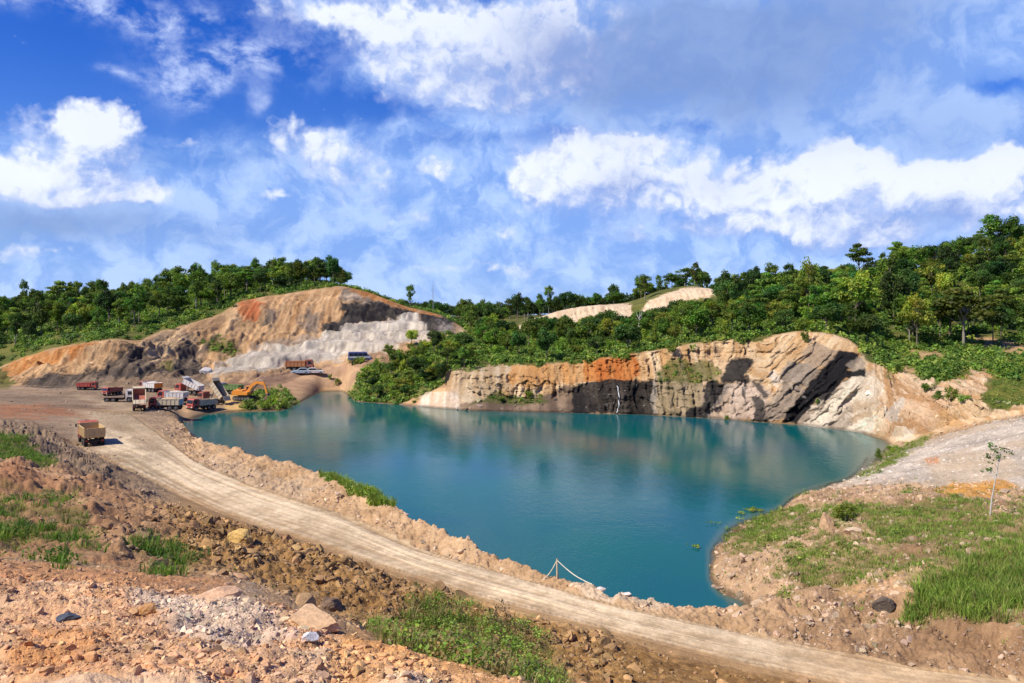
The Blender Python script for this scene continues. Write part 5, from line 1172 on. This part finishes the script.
# ------------------------------------------------------------------ rope post, sapling, mast, water plants
def rope_post():
    M_wood = plain('weathered_wood', (.48, .38, .26), .85); M_rope = plain('pale_rope', (.62, .55, .42), .9)
    p = at(557, 42.6); z0 = p.z-.2; h = 1.05
    o = thing('rope_post', 'pale wooden post on the berm edge holding two slack ropes', 'post', (p.x, p.y, z0), 0)
    V, Fc = tubes([([[0, 0, 0], [.01, 0, h*.5], [0, 0, h+.2]], [.055, .05, .045]), ([[.10, .05, 0], [.03, .02, h*.55], [-.02, 0, h+.05]], [.035, .033, .028])])
    link('post', mesh_arrays('post', V, Fc, None, True, (M_wood,)), o)
    for (px, Y) in ((543, 43.0), (592, 41.2)):
        q = at(px, Y); d = Vector((q.x-p.x, q.y-p.y, q.z+.02-z0)); a = Vector((0, 0, h+.12))
        path = [a.lerp(d, k/10)-Vector((0, 0, .30*math.sin(math.pi*k/10)*.5)) for k in range(11)]
        V, Fc = tubes([([list(v) for v in path], [.026]*11)]); link('rope', mesh_arrays('rope', V, Fc, None, True, (M_rope,)), o)
rope_post()
def sapling():
    p = at(990, 52.); o = thing('sapling', 'thin bare stemmed sapling with one leafy tuft standing on the grassy bank', 'sapling', (p.x, p.y, p.z-.1), 0)
    top = Vector((.72, .0, 4.3)); lst = [([[0, 0, 0], [.12, 0, 1.2], [.42, 0, 2.8], list(top)], [.05, .045, .035, .02])]
    g = np.random.default_rng(3); cs = []
    for i in range(9):
        s = g.uniform(.55, 1.); b0 = Vector((.72*s**1.4, 0, 4.3*s)); th = g.uniform(0, 6.28); e = b0+Vector((math.cos(th)*.8, math.sin(th)*.8, g.uniform(.1, .5))); lst.append(([list(b0), list(b0.lerp(e, .5)+Vector((0, 0, .1))), list(e)], [.016, .012, .006])); cs.append(np.array(e))
    V, Fc = tubes(lst); link('stem', mesh_arrays('stem', V, Fc, None, True, (plain('pale_stem', (.45, .41, .35), .8),)), o)
    cs += [np.array(top)+np.array(d) for d in ((0, 0, .1), (.4, 0, .0), (-.4, .1, .1), (.7, 0, -.2), (-.2, 0, -.35))]
    V, Fc, Cc = leaves(cs, [g.uniform(.16, .34) for _ in cs], 260, .085, [np.array((.10, .17, .03))*g.uniform(.7, 1.3) for _ in cs], .6, 8)
    link('crown', mesh_arrays('crown', V, Fc, Cc, False, (M_leaf,)), o)
sapling()
def mast():
    p = at(433, 300.); o = thing('radio_mast', 'faint thin lattice mast on the skyline right of the lone tree', 'mast', (p.x, p.y, p.z-1), 0)
    bm = bmx(); H = 13.
    for x, y in ((-.22, -.13), (.22, -.13), (0, .25)): rod(bm, (x, y, 0), (x, y, H), .025)
    for k in range(17):
        z = k*.75
        for a, b in (((-.22, -.13), (.22, -.13)), ((.22, -.13), (0, .25)), ((0, .25), (-.22, -.13))): rod(bm, (*a, z), (*b, z+.75), .012)
    part('lattice', bm, plain('galvanised_steel', (.42, .43, .45), .5, .4), o, 0)
    bm = bmx(); rod(bm, (0, 0, H-.1), (0, 0, H+2), .02); part('antenna', bm, M_rim, o, 0)
mast()
def water_plant(px, py, r, label, seed):
    Y = EYE*F/(py-HOR); x = Y*(px-512)/F; g = np.random.default_rng(seed)
    cs = [np.array([g.normal()*r*.7, g.normal()*r*.5, .10+.12*g.random()]) for _ in range(9)]
    V, Fc, Cc = leaves(cs, [r*g.uniform(.25, .5) for _ in cs], 420, .07, [np.array((.24, .34, .04))*g.uniform(.8, 1.2) for _ in cs], .35, seed, 1.2)
    o = link('water_plant', mesh_arrays('water_plant', V, Fc, Cc, False, (M_leaf,)), label=label, category='water plant', group='bright plants in the lake shallows'); o.location = (x, Y, 0)
water_plant(757, 512, .8, 'largest bright lime water plant just off the right bank', 1)
water_plant(697, 548, .38, 'small lime water plant nearest the camera off the right bank', 2)
water_plant(712, 524, .28, 'lime water plant floating between the other two', 3)
water_plant(738, 520, .24, 'small lime water plant left of the largest one', 4)
# thin fall of water down the coal face
def trickle():
    pts = []
    for k in range(15):
        s = k/14; pts.append((617.5+2.5*math.sin(s*2.2)-3*s*s, 386+s*27))
    g = np.random.default_rng(2); path = []
    for px, py in pts:
        j = int(np.argmin(np.abs(cols-px))); r_ = np.where((tt > T['shore']) & (tt < T['crest']))[0]
        pyv = HOR+(EYE-Zd[r_, j])*F/Yd[r_, j]; i = r_[int(np.argmin(np.abs(pyv-py)))]
        path.append([float(Xd[i, j]), float(Yd[i, j])-.10, float(Zd[i, j])+.02])
    V, Fc = tubes([(path, list(g.uniform(.03, .09, len(path))))])
    link('waterfall', mesh_arrays('waterfall', V, Fc, None, True, (plain('white_water', (.72, .73, .72), .4),)), kind='structure', label='thin white trickle of water down the black coal face')
trickle()
